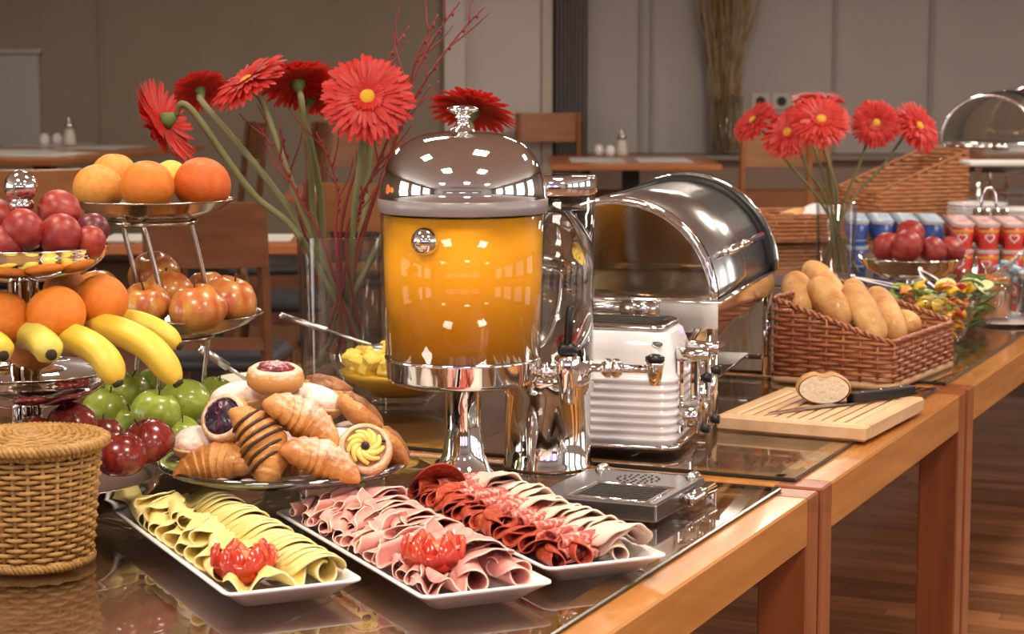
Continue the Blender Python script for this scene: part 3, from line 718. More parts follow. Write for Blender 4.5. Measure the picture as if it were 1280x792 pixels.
# ============================================================ COLD CUT PLATES
def resample(P, n):
    P = [Vector(p) for p in P]; seg = [(P[i + 1] - P[i]).length for i in range(len(P) - 1)]; tot = sum(seg); out = []; i = 0; acc = 0
    for k in range(n):
        d = tot * k / (n - 1)
        while i < len(seg) - 1 and acc + seg[i] < d: acc += seg[i]; i += 1
        out.append(P[i].lerp(P[i + 1], max(0, min(1, (d - acc) / max(seg[i], 1e-9)))))
    return out, tot
A_ = (-1, -.88, -.55, 0, .55, .88, 1)
def slice_geo(curve, Rr, nt=22, th=.0016, flare=0.0, seed=0, ruf=0.0):
    """a round slice of radius Rr bent along `curve` (points in the xz plane); the bend's axis is y"""
    C, tot = resample([(x, 0, z) for x, z in curve], nt); k = 2 * Rr / tot
    C = [c * k for c in C]; c0 = sum(C, Vector()) / nt; na = len(A_); V, F, E_ = [], [], []
    rr = random.Random(seed); ph = rr.uniform(0, 6)
    for side in (1, -1):
        for i in range(nt):
            a, b = C[max(i - 1, 0)], C[min(i + 1, nt - 1)]; t = (b - a).normalized(); nrm = Vector((-t.z, 0, t.x))
            u = -1 + 2 * i / (nt - 1); hw = Rr * math.sqrt(max(0.015, 1 - u * u))
            for q in A_:
                p = C[i] + nrm * (side * th / 2)
                if flare: p = c0 + (p - c0) * (1 + flare * q * hw / Rr)
                p = p + Vector((0, q * hw, 0)) + nrm * (ruf * math.sin(9 * u + ph) * (q * q))
                V.append(p); E_.append(1.0 if (abs(q) == 1 or i in (0, nt - 1)) else 0.0)
    n1 = nt * na
    for i in range(nt - 1):
        for j in range(na - 1):
            a = i * na + j; q = (a, a + 1, a + na + 1, a + na); F.append(q); F.append(tuple(n1 + x for x in reversed(q)))
    ring = [j for j in range(na)] + [i * na + na - 1 for i in range(1, nt)] + [(nt - 1) * na + j for j in range(na - 2, -1, -1)] + [i * na for i in range(nt - 2, 0, -1)]
    for x, y in zip(ring, ring[1:] + ring[:1]): F.append((y, x, n1 + x, n1 + y))
    zmin = min(p.z for p in V); V = [p - Vector((0, 0, zmin)) for p in V]
    return (V, F, None, E_)
def c_spiral(turns, r0=.35, r1=1.0, n=60, a0=0): return [((r0 + (r1 - r0) * i / n) * math.cos(a0 + 2 * PI * turns * i / n), (r0 + (r1 - r0) * i / n) * math.sin(a0 + 2 * PI * turns * i / n)) for i in range(n + 1)]
def c_hair(loop=.35, leg=1.3, n=16):       # open fold, loop towards -x
    P = [(leg * (1 - i / 8), -loop * (.25 + .75 * min(1, i / 5))) for i in range(8)]
    P += [(-loop * math.sin(PI * i / n) * 1.15, -loop * math.cos(PI * i / n)) for i in range(n + 1)]
    P += [(leg * i / 8, loop * (1 - .8 * i / 8)) for i in range(1, 9)]; return P
def c_wave(n=2.0, amp=.28): return [(-1 + 2 * i / 40, amp * math.sin(2 * PI * n * i / 40)) for i in range(41)]
def c_arch(a=2.2): return [(-math.sin(-a / 2 + a * i / 24), math.cos(-a / 2 + a * i / 24)) for i in range(25)]
cheese_m = M('sliced cheese', (.84, .67, .23), .42, c2=(.85, .71, .28), ns=10, edge=(.86, .77, .42), sss=.10, sssr=(1, .8, .3), rnd=.03)
ham_m = M('sliced ham', (.68, .28, .245), .38, c2=(.76, .40, .35), ns=30, nd=4, edge=(.84, .64, .55), sss=.08, rnd=.05)
pep_m = M('sliced pepperoni', (.36, .045, .020), .38, c2=(.55, .15, .07), ns=130, nd=3, lo=.52, hi=.66, edge=(.36, .05, .025), rnd=.12)
sal_m = M('sliced salami', (.46, .085, .07), .42, c2=(.75, .45, .38), ns=150, nd=3, lo=.5, hi=.6, edge=(.52, .13, .10), rnd=.08)
turk_m = M('sliced poultry', (.80, .59, .50), .42, c2=(.83, .67, .58), ns=25, edge=(.86, .70, .54), sss=.08, rnd=.03)
tom_m = M('tomato skin', (.45, .026, .012), .22, c2=(.52, .05, .02), ns=8, coat=.4); tom_i = M('tomato flesh', (.60, .11, .045), .35, c2=(.68, .22, .09), ns=60)
PR = math.atan2(-.90, .43)
plate_geo = None
def plate(c, label, lx=.255, ly=.084):
    t = thing('serving_plate', label, 'plate', (c[0], c[1], TZ), PR, 'long white serving plates')
    rr_ = lambda k, z, r=.014: (rounded_rect(lx - k, ly - k, max(.004, r - k * .1)), z)
    ob('dish', loft([rr_(.036, 0), rr_(.030, .001), rr_(.006, .020), rr_(0, .0235), rr_(.0005, .026), rr_(.003, .0265), rr_(.008, .0245), rr_(.028, .0085), rr_(.034, .0075)]), white_ceramic, t)
    return t
def PX(c, x, y, z): return Vector((c[0], c[1], TZ)) + Matrix.Rotation(PR, 3, 'Z') @ Vector((x, y, z))
_sl = {}
def plate_h(x, y, lx=.255, ly=.084):
    k = min(lx - abs(x), ly - abs(y))
    if k >= .03: return .0085
    if k >= .008: return .0085 + (.03 - k) / .022 * .016
    return .0268
def slc(kind, key, geo, mat, c, x, y, z, rot, label, group, sc=1.0):
    """lays a slice at (x, y) of the plate, no lower than z and never through the dish"""
    if key not in _sl: _sl[key] = mesh(geo(), mat, True, key)
    from mathutils import Euler
    rl = rot if isinstance(rot, Quaternion) else Euler(rot).to_quaternion(); m3 = rl.to_matrix()
    P = [m3 @ (p.co * sc) for p in _sl[key].vertices]; ce = sum(P, Vector()) / len(P)
    ox, oy = x - ce.x, y - ce.y
    mx = max(p.x for p in P) + ox - .242; ox -= max(0, mx); mx = -.242 - (min(p.x for p in P) + ox); ox += max(0, mx)
    my = max(p.y for p in P) + oy - .077; oy -= max(0, my); my = -.077 - (min(p.y for p in P) + oy); oy += max(0, my)
    oz = max(z - min(p.z for p in P), max(plate_h(p.x + ox, p.y + oy) + .0006 - p.z for p in P))
    o = link(kind, _sl[key], None, PX(c, ox, oy, oz), Matrix.Rotation(PR, 3, 'Z').to_quaternion() @ rl, sc)
    return tag(o, label, kind.replace('_', ' '), group)
def lean(tilt, yaw=0.0, roll=0.0):       # an arch along the plate, its front end lifted
    return Quaternion((0, 0, 1), yaw) @ Quaternion((0, 1, 0), -tilt) @ Quaternion((1, 0, 0), roll) @ Quaternion((0, 0, 1), PI / 2)
CH, HA, SA = (-.357, 2.558), (-.135, 2.545), (.0070, 2.679)
ORD = ['first', 'second', 'third', 'fourth', 'fifth', 'sixth', 'seventh', 'eighth', 'ninth', 'tenth', 'eleventh', 'twelfth', 'thirteenth', 'fourteenth', 'fifteenth', 'sixteenth', 'seventeenth', 'eighteenth', 'nineteenth', 'twentieth', 'twenty-first', 'twenty-second', 'twenty-third', 'twenty-fourth', 'twenty-fifth', 'twenty-sixth']
def c_tear(k=1.1, tip=1.25, gap=.05): return [(tip, -gap)] + [(.5 * math.cos(a), .5 * math.sin(a)) for a in [-k - (2 * PI - 2 * k) * i / 26 for i in range(27)]] + [(tip, gap)]
plate(CH, 'white oblong plate carrying the yellow cheese'); plate(HA, 'white oblong plate carrying the pink ham'); plate(SA, 'white oblong plate carrying salami and pale poultry slices')
Q4 = PI / 4
# cheese: a long overlapping column on the right, big looped folds heaped on the left
ck = [('cheese_loop%d' % i, (lambda i=i: slice_geo((c_tear(1.1), c_tear(.8, 1.0, .12), c_hair(.34, 1.0))[i], (.047, .044, .043)[i], 28, .0019, .10, i, .0015))) for i in range(3)]
for i in range(23):
    slc('cheese_slice', 'cheese_arch', lambda: slice_geo(c_arch(2.3), .041, 22, .0021, 0, 3, 0), cheese_m, CH, -.200 + i * .0183, .044 + .003 * math.sin(i * 1.3), .0085, lean(.15 + R.uniform(-.015, .015), R.uniform(-.06, .06)), ORD[i] + ' cheese slice from the back in the right column of the cheese plate', 'cheese column', 1.0)
k = 0
for row, (y, z, n, st, x0, nm) in enumerate(((-.050, .009, 9, .041, -.205, 'outer'), (-.012, .009, 8, .044, -.195, 'inner'), (-.034, .030, 7, .046, -.195, 'upper'))):
    for i in range(n):
        key, g = ck[k % 3]; k += 1; x = x0 + st * i
        if row == 2 and x > .09: continue
        slc('cheese_slice', key, g, cheese_m, CH, x, y + R.uniform(-.004, .004), z, (R.uniform(-.12, .12), R.uniform(-.9, .5), Q4 + .25 + R.uniform(-.45, .35)), ORD[i] + ' looped cheese slice from the back in the %s row of the cheese heap' % nm, 'cheese heap', R.uniform(.86, 1.0))
for i, (x, y, a) in enumerate(((.190, -.040, -.4), (.198, .002, .2))):
    slc('cheese_slice', 'cheese_wave', lambda: slice_geo(c_wave(1.4, .4), .046, 30, .0019, 0, 5, .001), cheese_m, CH, x, y, .009, (0, 0, PI / 2 + a), ('left', 'right')[i] + ' wavy cheese slice at the front end of the cheese plate', 'wavy cheese slices at the front', .85)
slc('cheese_slice', 'cheese_roll', lambda: slice_geo(c_spiral(1.15, .55, 1.0), .045, 30, .0019), cheese_m, CH, .205, .046, .009, (0, 0, PI / 2), 'single rolled cheese slice at the front right corner of the cheese plate', None)
def tomato(c, x, y, z, label, s=1.0):
    t = thing('tomato_rose', label, 'tomato', PX(c, x, y, z), PR); t.scale = (s,) * 3
    ob('base', lathe([(0, 0), (.016, .001), (.026, .008), (.030, .018), (.027, .024), (0, .022)], 20), tom_m, t)
    for ring_, (n, r0, lean, h) in enumerate(((6, .027, .45, .036), (5, .016, .15, .034))):
        for i in range(n):
            a = 2 * PI * i / n + ring_ * .5; V, F = [], []
            for u, wd, hh, out in ((0, .0135, .012, 0), (.4, .0145, .022, .006), (.75, .009, .032, .007), (1, .0008, .041, .004)):
                for s_, th in ((-1, 0), (1, 0), (1, -.006), (-1, -.006)):
                    V.append(((r0 + out * lean * 2 + th) * 1, s_ * wd * (1 if th == 0 else .7), hh - ring_ * .002))
            for q in range(3):
                for k_ in range(4): l = (k_ + 1) % 4; F.append((q * 4 + k_, q * 4 + l, q * 4 + 4 + l, q * 4 + 4 + k_))
            F.append((12, 13, 14, 15)); F.append((3, 2, 1, 0))
            ob('wedge', xf((V, F, [1 if (j % 4) == 2 and j < 12 else 0 for j in range(len(F))]), (0, 0, 0), (0, 0, a)), [tom_m, tom_i], t)
    ob('core', xf(blob(.014, .014, .010, 12, 8, .15, 3), (0, 0, .024)), tom_i, t)
tomato(CH, .158, -.030, .012, 'red tomato cut as a rose on the cheese plate', 1.15)
# ham: curled rows on the left, draped slices on the crest, big rolls at the front
hk = [('ham_loop%d' % i, (lambda i=i: slice_geo((c_spiral(1.25, .45, 1.0, a0=.6), c_tear(1.0, 1.1, .1), c_spiral(1.05, .6, 1.0, a0=2), c_wave(1.3, .45))[i], .042, 28, .0017, .14, i, .0015))) for i in range(4)]
for row, (y, z, n, st, x0, nm) in enumerate(((-.055, .009, 17, .0242, -.222, 'outer'), (-.030, .020, 16, .0245, -.212, 'middle'), (-.010, .036, 14, .0265, -.205, 'upper'))):
    for i in range(n):
        key, g = hk[(i * 3 + row) % 4]; x = x0 + st * i
        if row > 0 and x > .115: continue
        slc('ham_slice', key, g, ham_m, HA, x, y + R.uniform(-.004, .004), z + R.uniform(0, .003), (R.uniform(-.1, .1), R.uniform(-1.2, 1.2), Q4 + R.uniform(-.5, .5)), ORD[i] + ' curled ham slice from the back in the %s left row of the ham plate' % nm, 'curled ham rows', R.uniform(.66, .82))
for i in range(18):
    slc('ham_slice', 'ham_flap%d' % (i % 3), (lambda i=i: slice_geo(c_arch((1.7, 2.2, 1.4)[i % 3]), .048, 22, .0019, 0, i, .001)), ham_m, HA, -.212 + .0225 * i, .032 + .012 * math.sin(i * 1.7), .026 + .006 * math.sin(i * .9), lean(.17 + R.uniform(-.06, .06), R.uniform(-.35, .35), R.uniform(-.2, .2)), ORD[i] + ' draped ham slice from the back on the crest of the ham plate', 'draped ham crest', R.uniform(.80, .95))
for i in range(13):
    slc('ham_slice', hk[i % 3][0], hk[i % 3][1], ham_m, HA, -.205 + .031 * i, .056, .009, (0, R.uniform(-.8, .8), Q4 + R.uniform(-.3, .3)), ORD[i] + ' curled ham slice from the back along the right edge of the ham plate', 'curled ham at the right edge', .92)
for x, y, s, a, l in ((.203, .004, .98, PI / 2 - .25, 'largest ham roll at the front of the ham plate'), (.212, .044, .84, PI / 2 + .05, 'ham roll at the front right corner of the ham plate'), (.170, .062, .72, PI / 2 + .3, 'ham roll behind the front right corner roll')):
    slc('ham_slice', 'ham_roll', lambda: slice_geo(c_spiral(1.35, .42, 1.0, a0=1.2), .058, 36, .0018, .12), ham_m, HA, x, y, .009, (0, 0, a), l, None, s)
for i, (x, y, a) in enumerate(((.198, -.052, 1.2), (.175, -.042, .9), (.205, -.030, 1.6))):
    slc('ham_slice', hk[3][0], hk[3][1], ham_m, HA, x, y, .009, (0, .1, a), ('left', 'rear', 'right')[i] + ' wavy ham slice beside the tomato on the ham plate', 'wavy ham at the front', .8)
tomato(HA, .150, -.024, .024, 'red tomato cut as a rose on the ham plate', 1.15)
# salami plate: pepperoni on the left, salami sticks in the middle, pale poultry on the right
for i in range(18):
    slc('pepperoni_slice', 'pep_disc%d' % (i % 2), (lambda i=i: slice_geo(c_arch(1.3 + .6 * (i % 2)), .034, 18, .0020)), pep_m, SA, -.215 + .0222 * i, -.042 + .006 * math.sin(i * 2.1), .012, lean(.22 + R.uniform(-.06, .06), -.2 + R.uniform(-.25, .25), .1), ORD[i] + ' leaning pepperoni slice from the back of the salami plate', 'leaning pepperoni slices', R.uniform(.85, 1.0))
for i in range(11):
    slc('pepperoni_slice', 'pep_fold%d' % (i % 2), (lambda i=i: slice_geo(c_tear(1.0, 1.0, .1) if i % 2 else c_spiral(1.05, .7, 1.0, a0=1), .036, 24, .0019, .15)), pep_m, SA, -.205 + .035 * i, -.060, .009, (R.uniform(-.1, .1), R.uniform(-.8, .8), Q4 + R.uniform(-.4, .4)), ORD[i] + ' curled pepperoni slice from the back along the left edge', 'curled pepperoni slices', R.uniform(.95, 1.15))
for x, y, s, l in ((.200, -.050, .80, 'small pepperoni roll at the front left corner of the salami plate'), (.203, -.016, .98, 'pepperoni cone at the front of the salami plate'), (.045, -.060, 1.0, 'pepperoni cone at the left edge of the salami plate')):
    slc('pepperoni_slice', 'pep_roll', lambda: slice_geo(c_spiral(1.12, .75, 1.0, a0=1.4), .045, 32, .0019, .22), pep_m, SA, x, y, .009, (0, 0, PI / 2 - .2), l, None, s)
slc('pepperoni_slice', 'pep_heap', lambda: slice_geo(c_arch(1.7), .044, 18, .0018), pep_m, SA, -.205, -.030, .022, lean(.6, -.2), 'big bright pepperoni slice at the back end of the salami plate', None, 1.05)
for i in range(33):
    g3, j = divmod(i, 3)
    slc('salami_slice', 'sal_roll%d' % (i % 2), (lambda i=i: slice_geo(c_spiral(1.7, .3, 1.0, a0=i), .037, 34, .0021)), sal_m, SA, -.205 + g3 * .0385 + (.0, .016, .008)[j], -.002 + R.uniform(-.003, .003), (.016, .016, .031)[j], (R.uniform(-.04, .04), R.uniform(0, 6), .22 + R.uniform(-.08, .08)), '%s salami stick of the %s bundle from the back of the salami plate' % (('rear', 'front', 'upper')[j], ORD[g3]), 'salami sticks', R.uniform(.92, 1.05))
for i in range(25):
    slc('poultry_slice', 'turk%d' % (i % 3), (lambda i=i: slice_geo((c_arch(2.6), c_arch(2.0), c_arch(3.0))[i % 3], .043, 26, .0021, 0, i, .0015)), turk_m, SA, -.222 + .0178 * i, .050 + .004 * math.sin(i * 2), .009, lean(.18 + R.uniform(-.05, .05), R.uniform(-.3, .3), R.uniform(-.2, .2)), ORD[i] + ' pale poultry slice from the back in the right column', 'pale poultry column', R.uniform(.95, 1.12))
slc('poultry_slice', 'turk_roll', lambda: slice_geo(c_spiral(1.2, .5, 1.0, a0=2), .042, 30, .0019, .1), turk_m, SA, .215, .035, .009, (0, 0, PI / 2 - .3), 'rolled pale poultry slice at the front right corner of the salami plate', None, .9)

# ============================================================ PASTRY STAND
SX, SY = ad(354, 576, 2.83).x, 2.83; SZ = ad(354, 576, 2.83).z
t = thing('cake_stand', 'pressed glass cake stand holding the pastries', 'cake stand', (SX, SY, TZ)); hz = SZ - TZ
glass_press = thin_glass('pressed glass', (.70, .74, .73), 1.7, .08, 2.0)
ob('plate', lathe([(0, hz - .012), (.10, hz - .011), (.155, hz - .010), (.166, hz - .004), (.169, hz + .002), (.166, hz + .005), (.158, hz + .001), (.10, hz - .005), (0, hz - .005)], 64), glass_press, t)
ob('rim', tube(arc((0, 0, hz), .1665, 0, 2 * PI, 72)[:-1], .0048, 10, closed=True), thin_glass('thick glass rim', (.55, .60, .58), 1.8, .08, 2.5), t)
V, F = lathe([(0, 0), (.068, 0), (.07, .004), (.058, .010), (.030, .022), (.021, .04), (.020, hz - .028), (.030, hz - .014), (.05, hz - .0115), (0, hz - .0115)], 48)
ob('pedestal', ([(x * (1 + .06 * math.cos(12 * math.atan2(y, x))), y * (1 + .06 * math.cos(12 * math.atan2(y, x))), z) for x, y, z in V], F), glass_press, t)
P = []
dv, df = [], []
for i in range(96):
    a = 2 * PI * i / 96; r1 = .143 + .006 * abs(math.cos(a * 12))
    for r_ in (.02, .11, .125, r1): dv.append((r_ * math.cos(a), r_ * math.sin(a), (.0015 if r_ < .12 else .003 + .002 * math.cos(a * 24))))
for i in range(96):
    j = (i + 1) % 96
    for k in range(3):
        if k == 1 and i % 4 == 0: continue
        df.append((i * 4 + k, i * 4 + k + 1, j * 4 + k + 1, j * 4 + k))
o = ob('doily', (dv, df), M('white paper lace', (.78, .78, .77), .8), loc=(SX, SY, SZ - .0048)); tag(o, 'white lace paper doily under the pastries', 'doily')

crust = M('croissant crust', (.33, .10, .018), .42, c2=(.64, .31, .085), ns=20, nd=5, lo=.3, hi=.7, bump=.6, bs=90, bd=.006, coat=.15)
crust_s = M('sugared croissant crust', (.36, .11, .02), .45, c2=(.64, .31, .085), ns=20, nd=5, lo=.3, hi=.7, bump=.6, bs=90, bd=.006, top=((.74, .66, .58), 1.18, 1.7))
bun_m = M('sweet bun crust', (.50, .21, .05), .5, c2=(.66, .36, .12), ns=8, nd=4, top=((.80, .72, .64), 1.22, 1.7))
bun_s = M('sugar dusted bun', (.50, .20, .05), .55, c2=(.60, .30, .09), ns=10, nd=4, top=((.80, .74, .69), .85, 1.35))
berry = M('blueberry filling', (.018, .008, .020), .3, c2=(.10, .02, .05), ns=60, nd=2, lo=.5, hi=.7)
berry_r = M('cherry filling', (.10, .006, .012), .3, c2=(.25, .02, .03), ns=60, nd=2, top=((.70, .55, .56), 1.30, 1.75))
cream_m = M('vanilla cream', (.80, .60, .16), .45, sss=.15); choc = M('chocolate glaze', (.045, .016, .008), .35)
nut_m = M('nut glaze', (.16, .055, .018), .4, c2=(.36, .16, .06), ns=50, nd=4, bump=.6, bs=120)
def pastry(name, p, label, rot, sc=1.0):
    t = thing(name, label, 'pastry', p, 0, 'pastries on the cake stand', rot=rot); t.scale = (sc,) * 3; return t
def croissant_geo(Lc=.058, r=.031, curl=.6, ridges=4.3, seed=0):
    n = 64; P, rad = [], []
    for i in range(n + 1):
        u = -1 + 2 * i / n; P.append((u * Lc, -curl * .04 * u * u, 0))
        e = (1 - abs(u) ** 2.2) ** .62 * (1 - .12 * abs(u)); ph = (abs(u) * ridges) % 1.0
        rad.append(max(.0035, r * e * (1 + .13 * (1 - ph) ** 1.3 - .06)))
    V, F = tube(P, rad, 22); rr = random.Random(seed)
    return ([(x, y + .06 * z * math.sin(x * 90), z * .86) for x, y, z in [tuple(v) for v in V]], F)
def croissant(p, label, rot, sc=1.0, m=crust, stripes=False, seed=0):
    t = pastry('croissant', p, label, rot, sc); ob('crust', croissant_geo(seed=seed), m, t)
    if stripes:
        for k in range(6):
            u = -.62 + .21 * k; e = (1 - abs(u) ** 2.2) ** .62 * (1 - .12 * abs(u)) * .031 * (1 + .13 * (1 - (abs(u) * 4.3) % 1.0) ** 1.3 - .04)
            pts = [(u * .058 + .006 * (a - 1.5), -.6 * .04 * u * u + e * math.cos(a), e * .90 * math.sin(a)) for a in [.1 + 2.9 * i / 14 for i in range(15)]]
            ob('chocolate_stripe', tube(pts, .0022, 6), choc, t)
def disc_bun(p, label, rot, r=.038, h=.018, fill=None, sc=1.0, name='berry_danish', bm_=bun_m, fr=.62):
    t = pastry(name, p, label, rot, sc)
    ob('bun', lathe([(0, -h * .9), (r * .7, -h * .9), (r * .95, -h * .5), (r, 0), (r * .93, h * .6), (r * .75, h * .85), (r * fr, h * .7), (r * fr * .8, h * .45), (0, h * .4)], 36), bm_, t)
    if fill: ob('filling', xf(blob(r * fr, r * fr, h * .62, 48, 16, .10, 2, 24), (0, 0, h * .56)), fill, t)
    return t
def dusted(p, label, rot, rx=.05, ry=.035, rz=.027, sc=1.0): 
    t = pastry('sugar_bun', p, label, rot, sc); V, F = blob(rx, ry, rz, 28, 16, .04, R.randrange(99)); ob('bun', (V, F), bun_s, t)
    ob('seam', tube([(rx * 1.0 * math.cos(a), ry * 1.0 * math.sin(a), -.002) for a in [2 * PI * i / 40 for i in range(40)]], .0022, 6, closed=True), M('pale bun seam', (.66, .42, .18), .6), t)
disc_bun(ad(344, 472, 2.815), 'round cherry danish on top of the pastry heap', (.12, .05, 0), .0400, .019, berry_r, fr=.64)
disc_bun(ad(283, 524, 2.755), 'blueberry danish facing left in the pastry heap', quat((-.35, -.80, .48)), .0355, .017, berry, name='blueberry_danish', fr=.74)
croissant(ad(329, 554, 2.715), 'croissant striped with chocolate in front of the heap', (.45, .95, 2.35 + PI), 1.02, crust, True, 1)
croissant(ad(378, 522, 2.745), 'sugar dusted croissant in the middle of the heap', (.3, .55, .15), .98, crust_s, False, 2)
croissant(ad(402, 573, 2.705), 'golden croissant at the front right of the stand', (.3, .40, .1), .95, crust_s, False, 3)
croissant(ad(272, 577, 2.735), 'plain croissant at the front left of the stand', (.4, -.15, -.2), .98, crust, False, 4)
croissant(ad(345, 586, 2.76), 'half hidden croissant under the striped one', (.3, .1, .3), .9, crust, False, 5)
s_ = disc_bun(ad(456, 562, 2.735), 'vanilla swirl danish at the right front of the stand', quat((.10, -.85, .5)), .0375, .014, None, name='vanilla_swirl', fr=.78)
for k in range(9):
    a0 = 2 * PI * k / 9; pts = [((.006 + .018 * u) * math.cos(a0 + 1.5 * u), (.006 + .018 * u) * math.sin(a0 + 1.5 * u), .012 + .004 * math.sin(PI * u)) for u in [i / 10 for i in range(11)]]
    ob('cream_ridge', tube(pts, [.0045 - .0018 * abs(i - 4) / 6 for i in range(11)], 8), cream_m, s_)
ob('berry', xf(blob(.006, .006, .005, 12, 8, .1), (0, 0, .016)), berry, s_)
for a in (.4, 3.6): ob('raisin', xf(blob(.003, .002, .002, 8, 6, .1), (.026 * math.cos(a), .026 * math.sin(a), .0135)), berry, s_)
dusted(ad(247, 556, 2.775), 'sugar dusted bun at the left edge of the stand', (.1, 0, .4), .034, .030, .026)
dusted(ad(302, 497, 2.855), 'sugar dusted bun behind the blueberry danish', (0, -.1, .2), .046, .036, .024)
dusted(ad(388, 502, 2.85), 'sugar dusted bun behind the middle croissant', (0, .15, -.2), .048, .036, .026)
dusted(ad(425, 556, 2.77), 'sugar dusted bun between croissant and vanilla swirl', (0, .1, .2), .034, .03, .024)
def nut(p, label, rot, rx, ry, rz):
    t = pastry('nut_pastry', p, label, rot); ob('dough', blob(rx, ry, rz, 26, 14, .06, 5), crust, t)
    ob('nut_glaze', xf(blob(rx * .86, ry * .8, rz * .55, 26, 12, .10, 8, 9), (0, 0, rz * .56)), nut_m, t)
nut(ad(450, 517, 2.83), 'glazed nut pastry high at the right of the heap', (-.2, .7, .2), .040, .026, .018)
nut(ad(488, 560, 2.815), 'glazed nut pastry at the right edge of the stand', (-.5, .9, .1), .034, .024, .018)
nut(ad(410, 488, 2.89), 'brown nut pastry at the back of the heap', (.1, .3, 0), .038, .026, .018)
dusted(ad(340, 535, 2.86), 'sugar bun in the core of the pastry heap', (0, 0, .2), .045, .04, .032)
dusted(ad(370, 553, 2.84), 'low sugar bun under the croissants', (0, 0, .8), .045, .04, .026)
dusted(ad(285, 548, 2.85), 'low sugar bun at the back left of the stand', (0, 0, .8), .042, .035, .026)
dusted(ad(440, 548, 2.87), 'low sugar bun at the back right of the stand', (0, 0, .8), .042, .035, .026)

# ============================================================ DISPENSERS
JX, JY = ad(579, 400, 3.03).x, 3.03
def zj(y): return ad(579, y, JY).z - TZ
t = thing('juice_dispenser', 'orange juice dispenser with chrome dome lid and pedestal', 'dispenser', (JX, JY, TZ))
juice_m = M('orange juice', (.82, .35, .010), .7, c2=(.84, .38, .014), ns=6, sss=.25, sssr=(1, .5, .1), ssc=.02, spec=.1)
zr0, zr1, ztk, zl = zj(474), zj(444), zj(263), zj(246)
ob('pedestal', lathe([(0, 0), (.056, 0), (.058, .004), (.054, .012), (.040, .026), (.031, .05), (.026, .085), (.026, zr0 - .012), (.034, zr0 - .004), (.08, zr0), (0, zr0)], 48), chrome, t)
ob('base_ring', lathe([(0, zr0 - .004), (.10, zr0 - .004), (.110, zr0), (.112, zr0 + .006), (.1145, zr1 - .004), (.116, zr1), (.112, zr1 + .001), (0, zr1)], 56), chrome, t)
ob('tank', lathe([(.1145, zr1 + .001), (.1215, zl + .003), (.1195, zl + .003), (.1125, zr1 + .001)], 64, closed=True), acrylic, t)
ob('juice', lathe([(0, zr1 + .0012), (.1118, zr1 + .0012), (.1182, ztk - .004), (.116, ztk - .005), (0, ztk - .005)], 64), juice_m, t)
hd = zj(166) - zl
lid = ob('lid', lathe([(.1225, zl - .020), (.1235, zl - .004), (.1235, zl), (.1215, zl + .003)] + [(.1215 * math.cos(a) ** .66, zl + .003 + hd * math.sin(a) ** .95) for a in [PI / 2 * i / 16 for i in range(1, 16)]] + [(0, zl + .003 + hd)], 72), chrome, t)
zk = zl + hd + .002
ob('lid_band', lathe([(.1228, zl - .021), (.1245, zl - .019), (.1245, zl - .002), (.1228, zl)], 72), M('frosted band', (.24, .215, .22), .25, spec=.8), lid)
ob('knob', lathe([(.019, zk - .002), (.018, zk + .003), (.010, zk + .007), (.009, zk + .018), (.013, zk + .021), (.010, zk + .023), (.016, zk + .027), (.023, zk + .030), (.023, zk + .034), (.015, zk + .037), (0, zk + .038)], 28), chrome, lid)
for a_, r_ in ((math.radians(20), .012),):
    ob('hinge_knob', xf(ball(.010, 14, 10), (.112 * math.cos(a_), .112 * math.sin(a_), zl + hd * .35)), chrome, lid)
bx_, by_ = (534 - 579) / ppm(2.92), 0; by_ = -math.sqrt(.1195 ** 2 - bx_ ** 2)
ob('medallion', xf(ball(.0205, 28, 18), (bx_, by_ * .985, zj(297) + .004), None, None), chrome, t)
# tap of the juice dispenser
zt2 = zj(462)
tap = ob('tap', join(rod((.105, -.02, zt2), (.135, -.03, zt2), .009), rod((.118, -.024, zt2), (.124, -.026, zt2), .015)), chrome, t)
ob('tap_body', xf(lathe([(0, -.045), (.010, -.045), (.012, -.02), (.019, .0), (.019, .022), (.017, .026), (0, .026)], 24), (.152, -.035, zt2)), chrome, tap)
ob('lever', join(xf(box(-.014, .014, -.006, .006, 0, .018, .004), (.152, -.035, zt2 + .026)), xf(box(-.006, .006, -.005, .005, 0, .06, .004), (.152, -.035, zt2 + .04), (0, .08, 0))), black_plastic, tap)

WX, WY = ad(685, 400, 3.19).x, 3.19
def zw(y): return ad(685, y, WY).z - TZ
t = thing('water_dispenser', 'clear water dispenser with flat chrome lid behind the juice', 'dispenser', (WX, WY, TZ))
b0, b1, w0, w1 = zw(490), zw(447), zw(262), zw(240)
ob('base', lathe([(0, 0), (.070, 0), (.070, .004), (.067, .010), (.066, b0), (.071, b0 + .004), (.072, b1), (0, b1)], 48), chrome, t)
ob('tank', lathe([(.070, b1), (.0725, w1), (.0705, w1), (.068, b1)], 48, closed=True), acrylic, t)
ob('water', lathe([(0, b1 + .0005), (.0675, b1 + .0005), (.0695, w0), (0, w0)], 48), M('water', (.95, .97, .97), .0, trans=1.0, ior=1.33), t)
ob('lid', lathe([(.073, w1 - .002), (.0745, w1), (.0745, zw(222)), (.072, zw(219)), (.03, zw(218)), (0, zw(218))], 48), chrome, t)
zt3 = zw(457)
tap = ob('tap', rod((.068, -.02, zt3), (.155, -.038, zt3), .0065), chrome, t)
ob('nut', xf(lathe([(0, -.016), (.010, -.016), (.015, -.010), (.015, -.002), (.011, 0), (.015, .002), (.015, .010), (.010, .016), (0, .016)], 8), (.098, -.026, zt3), (0, PI / 2, -.2)), chrome, tap)
ob('spout', xf(lathe([(0, -.024), (.009, -.024), (.014, .008), (.014, .012), (0, .012)], 20), (.163, -.04, zt3)), chrome, tap)
ob('valve_cap', xf(lathe([(0, .013), (.015, .013), (.015, .020), (.006, .024), (0, .024)], 20), (.163, -.04, zt3)), black_plastic, tap)

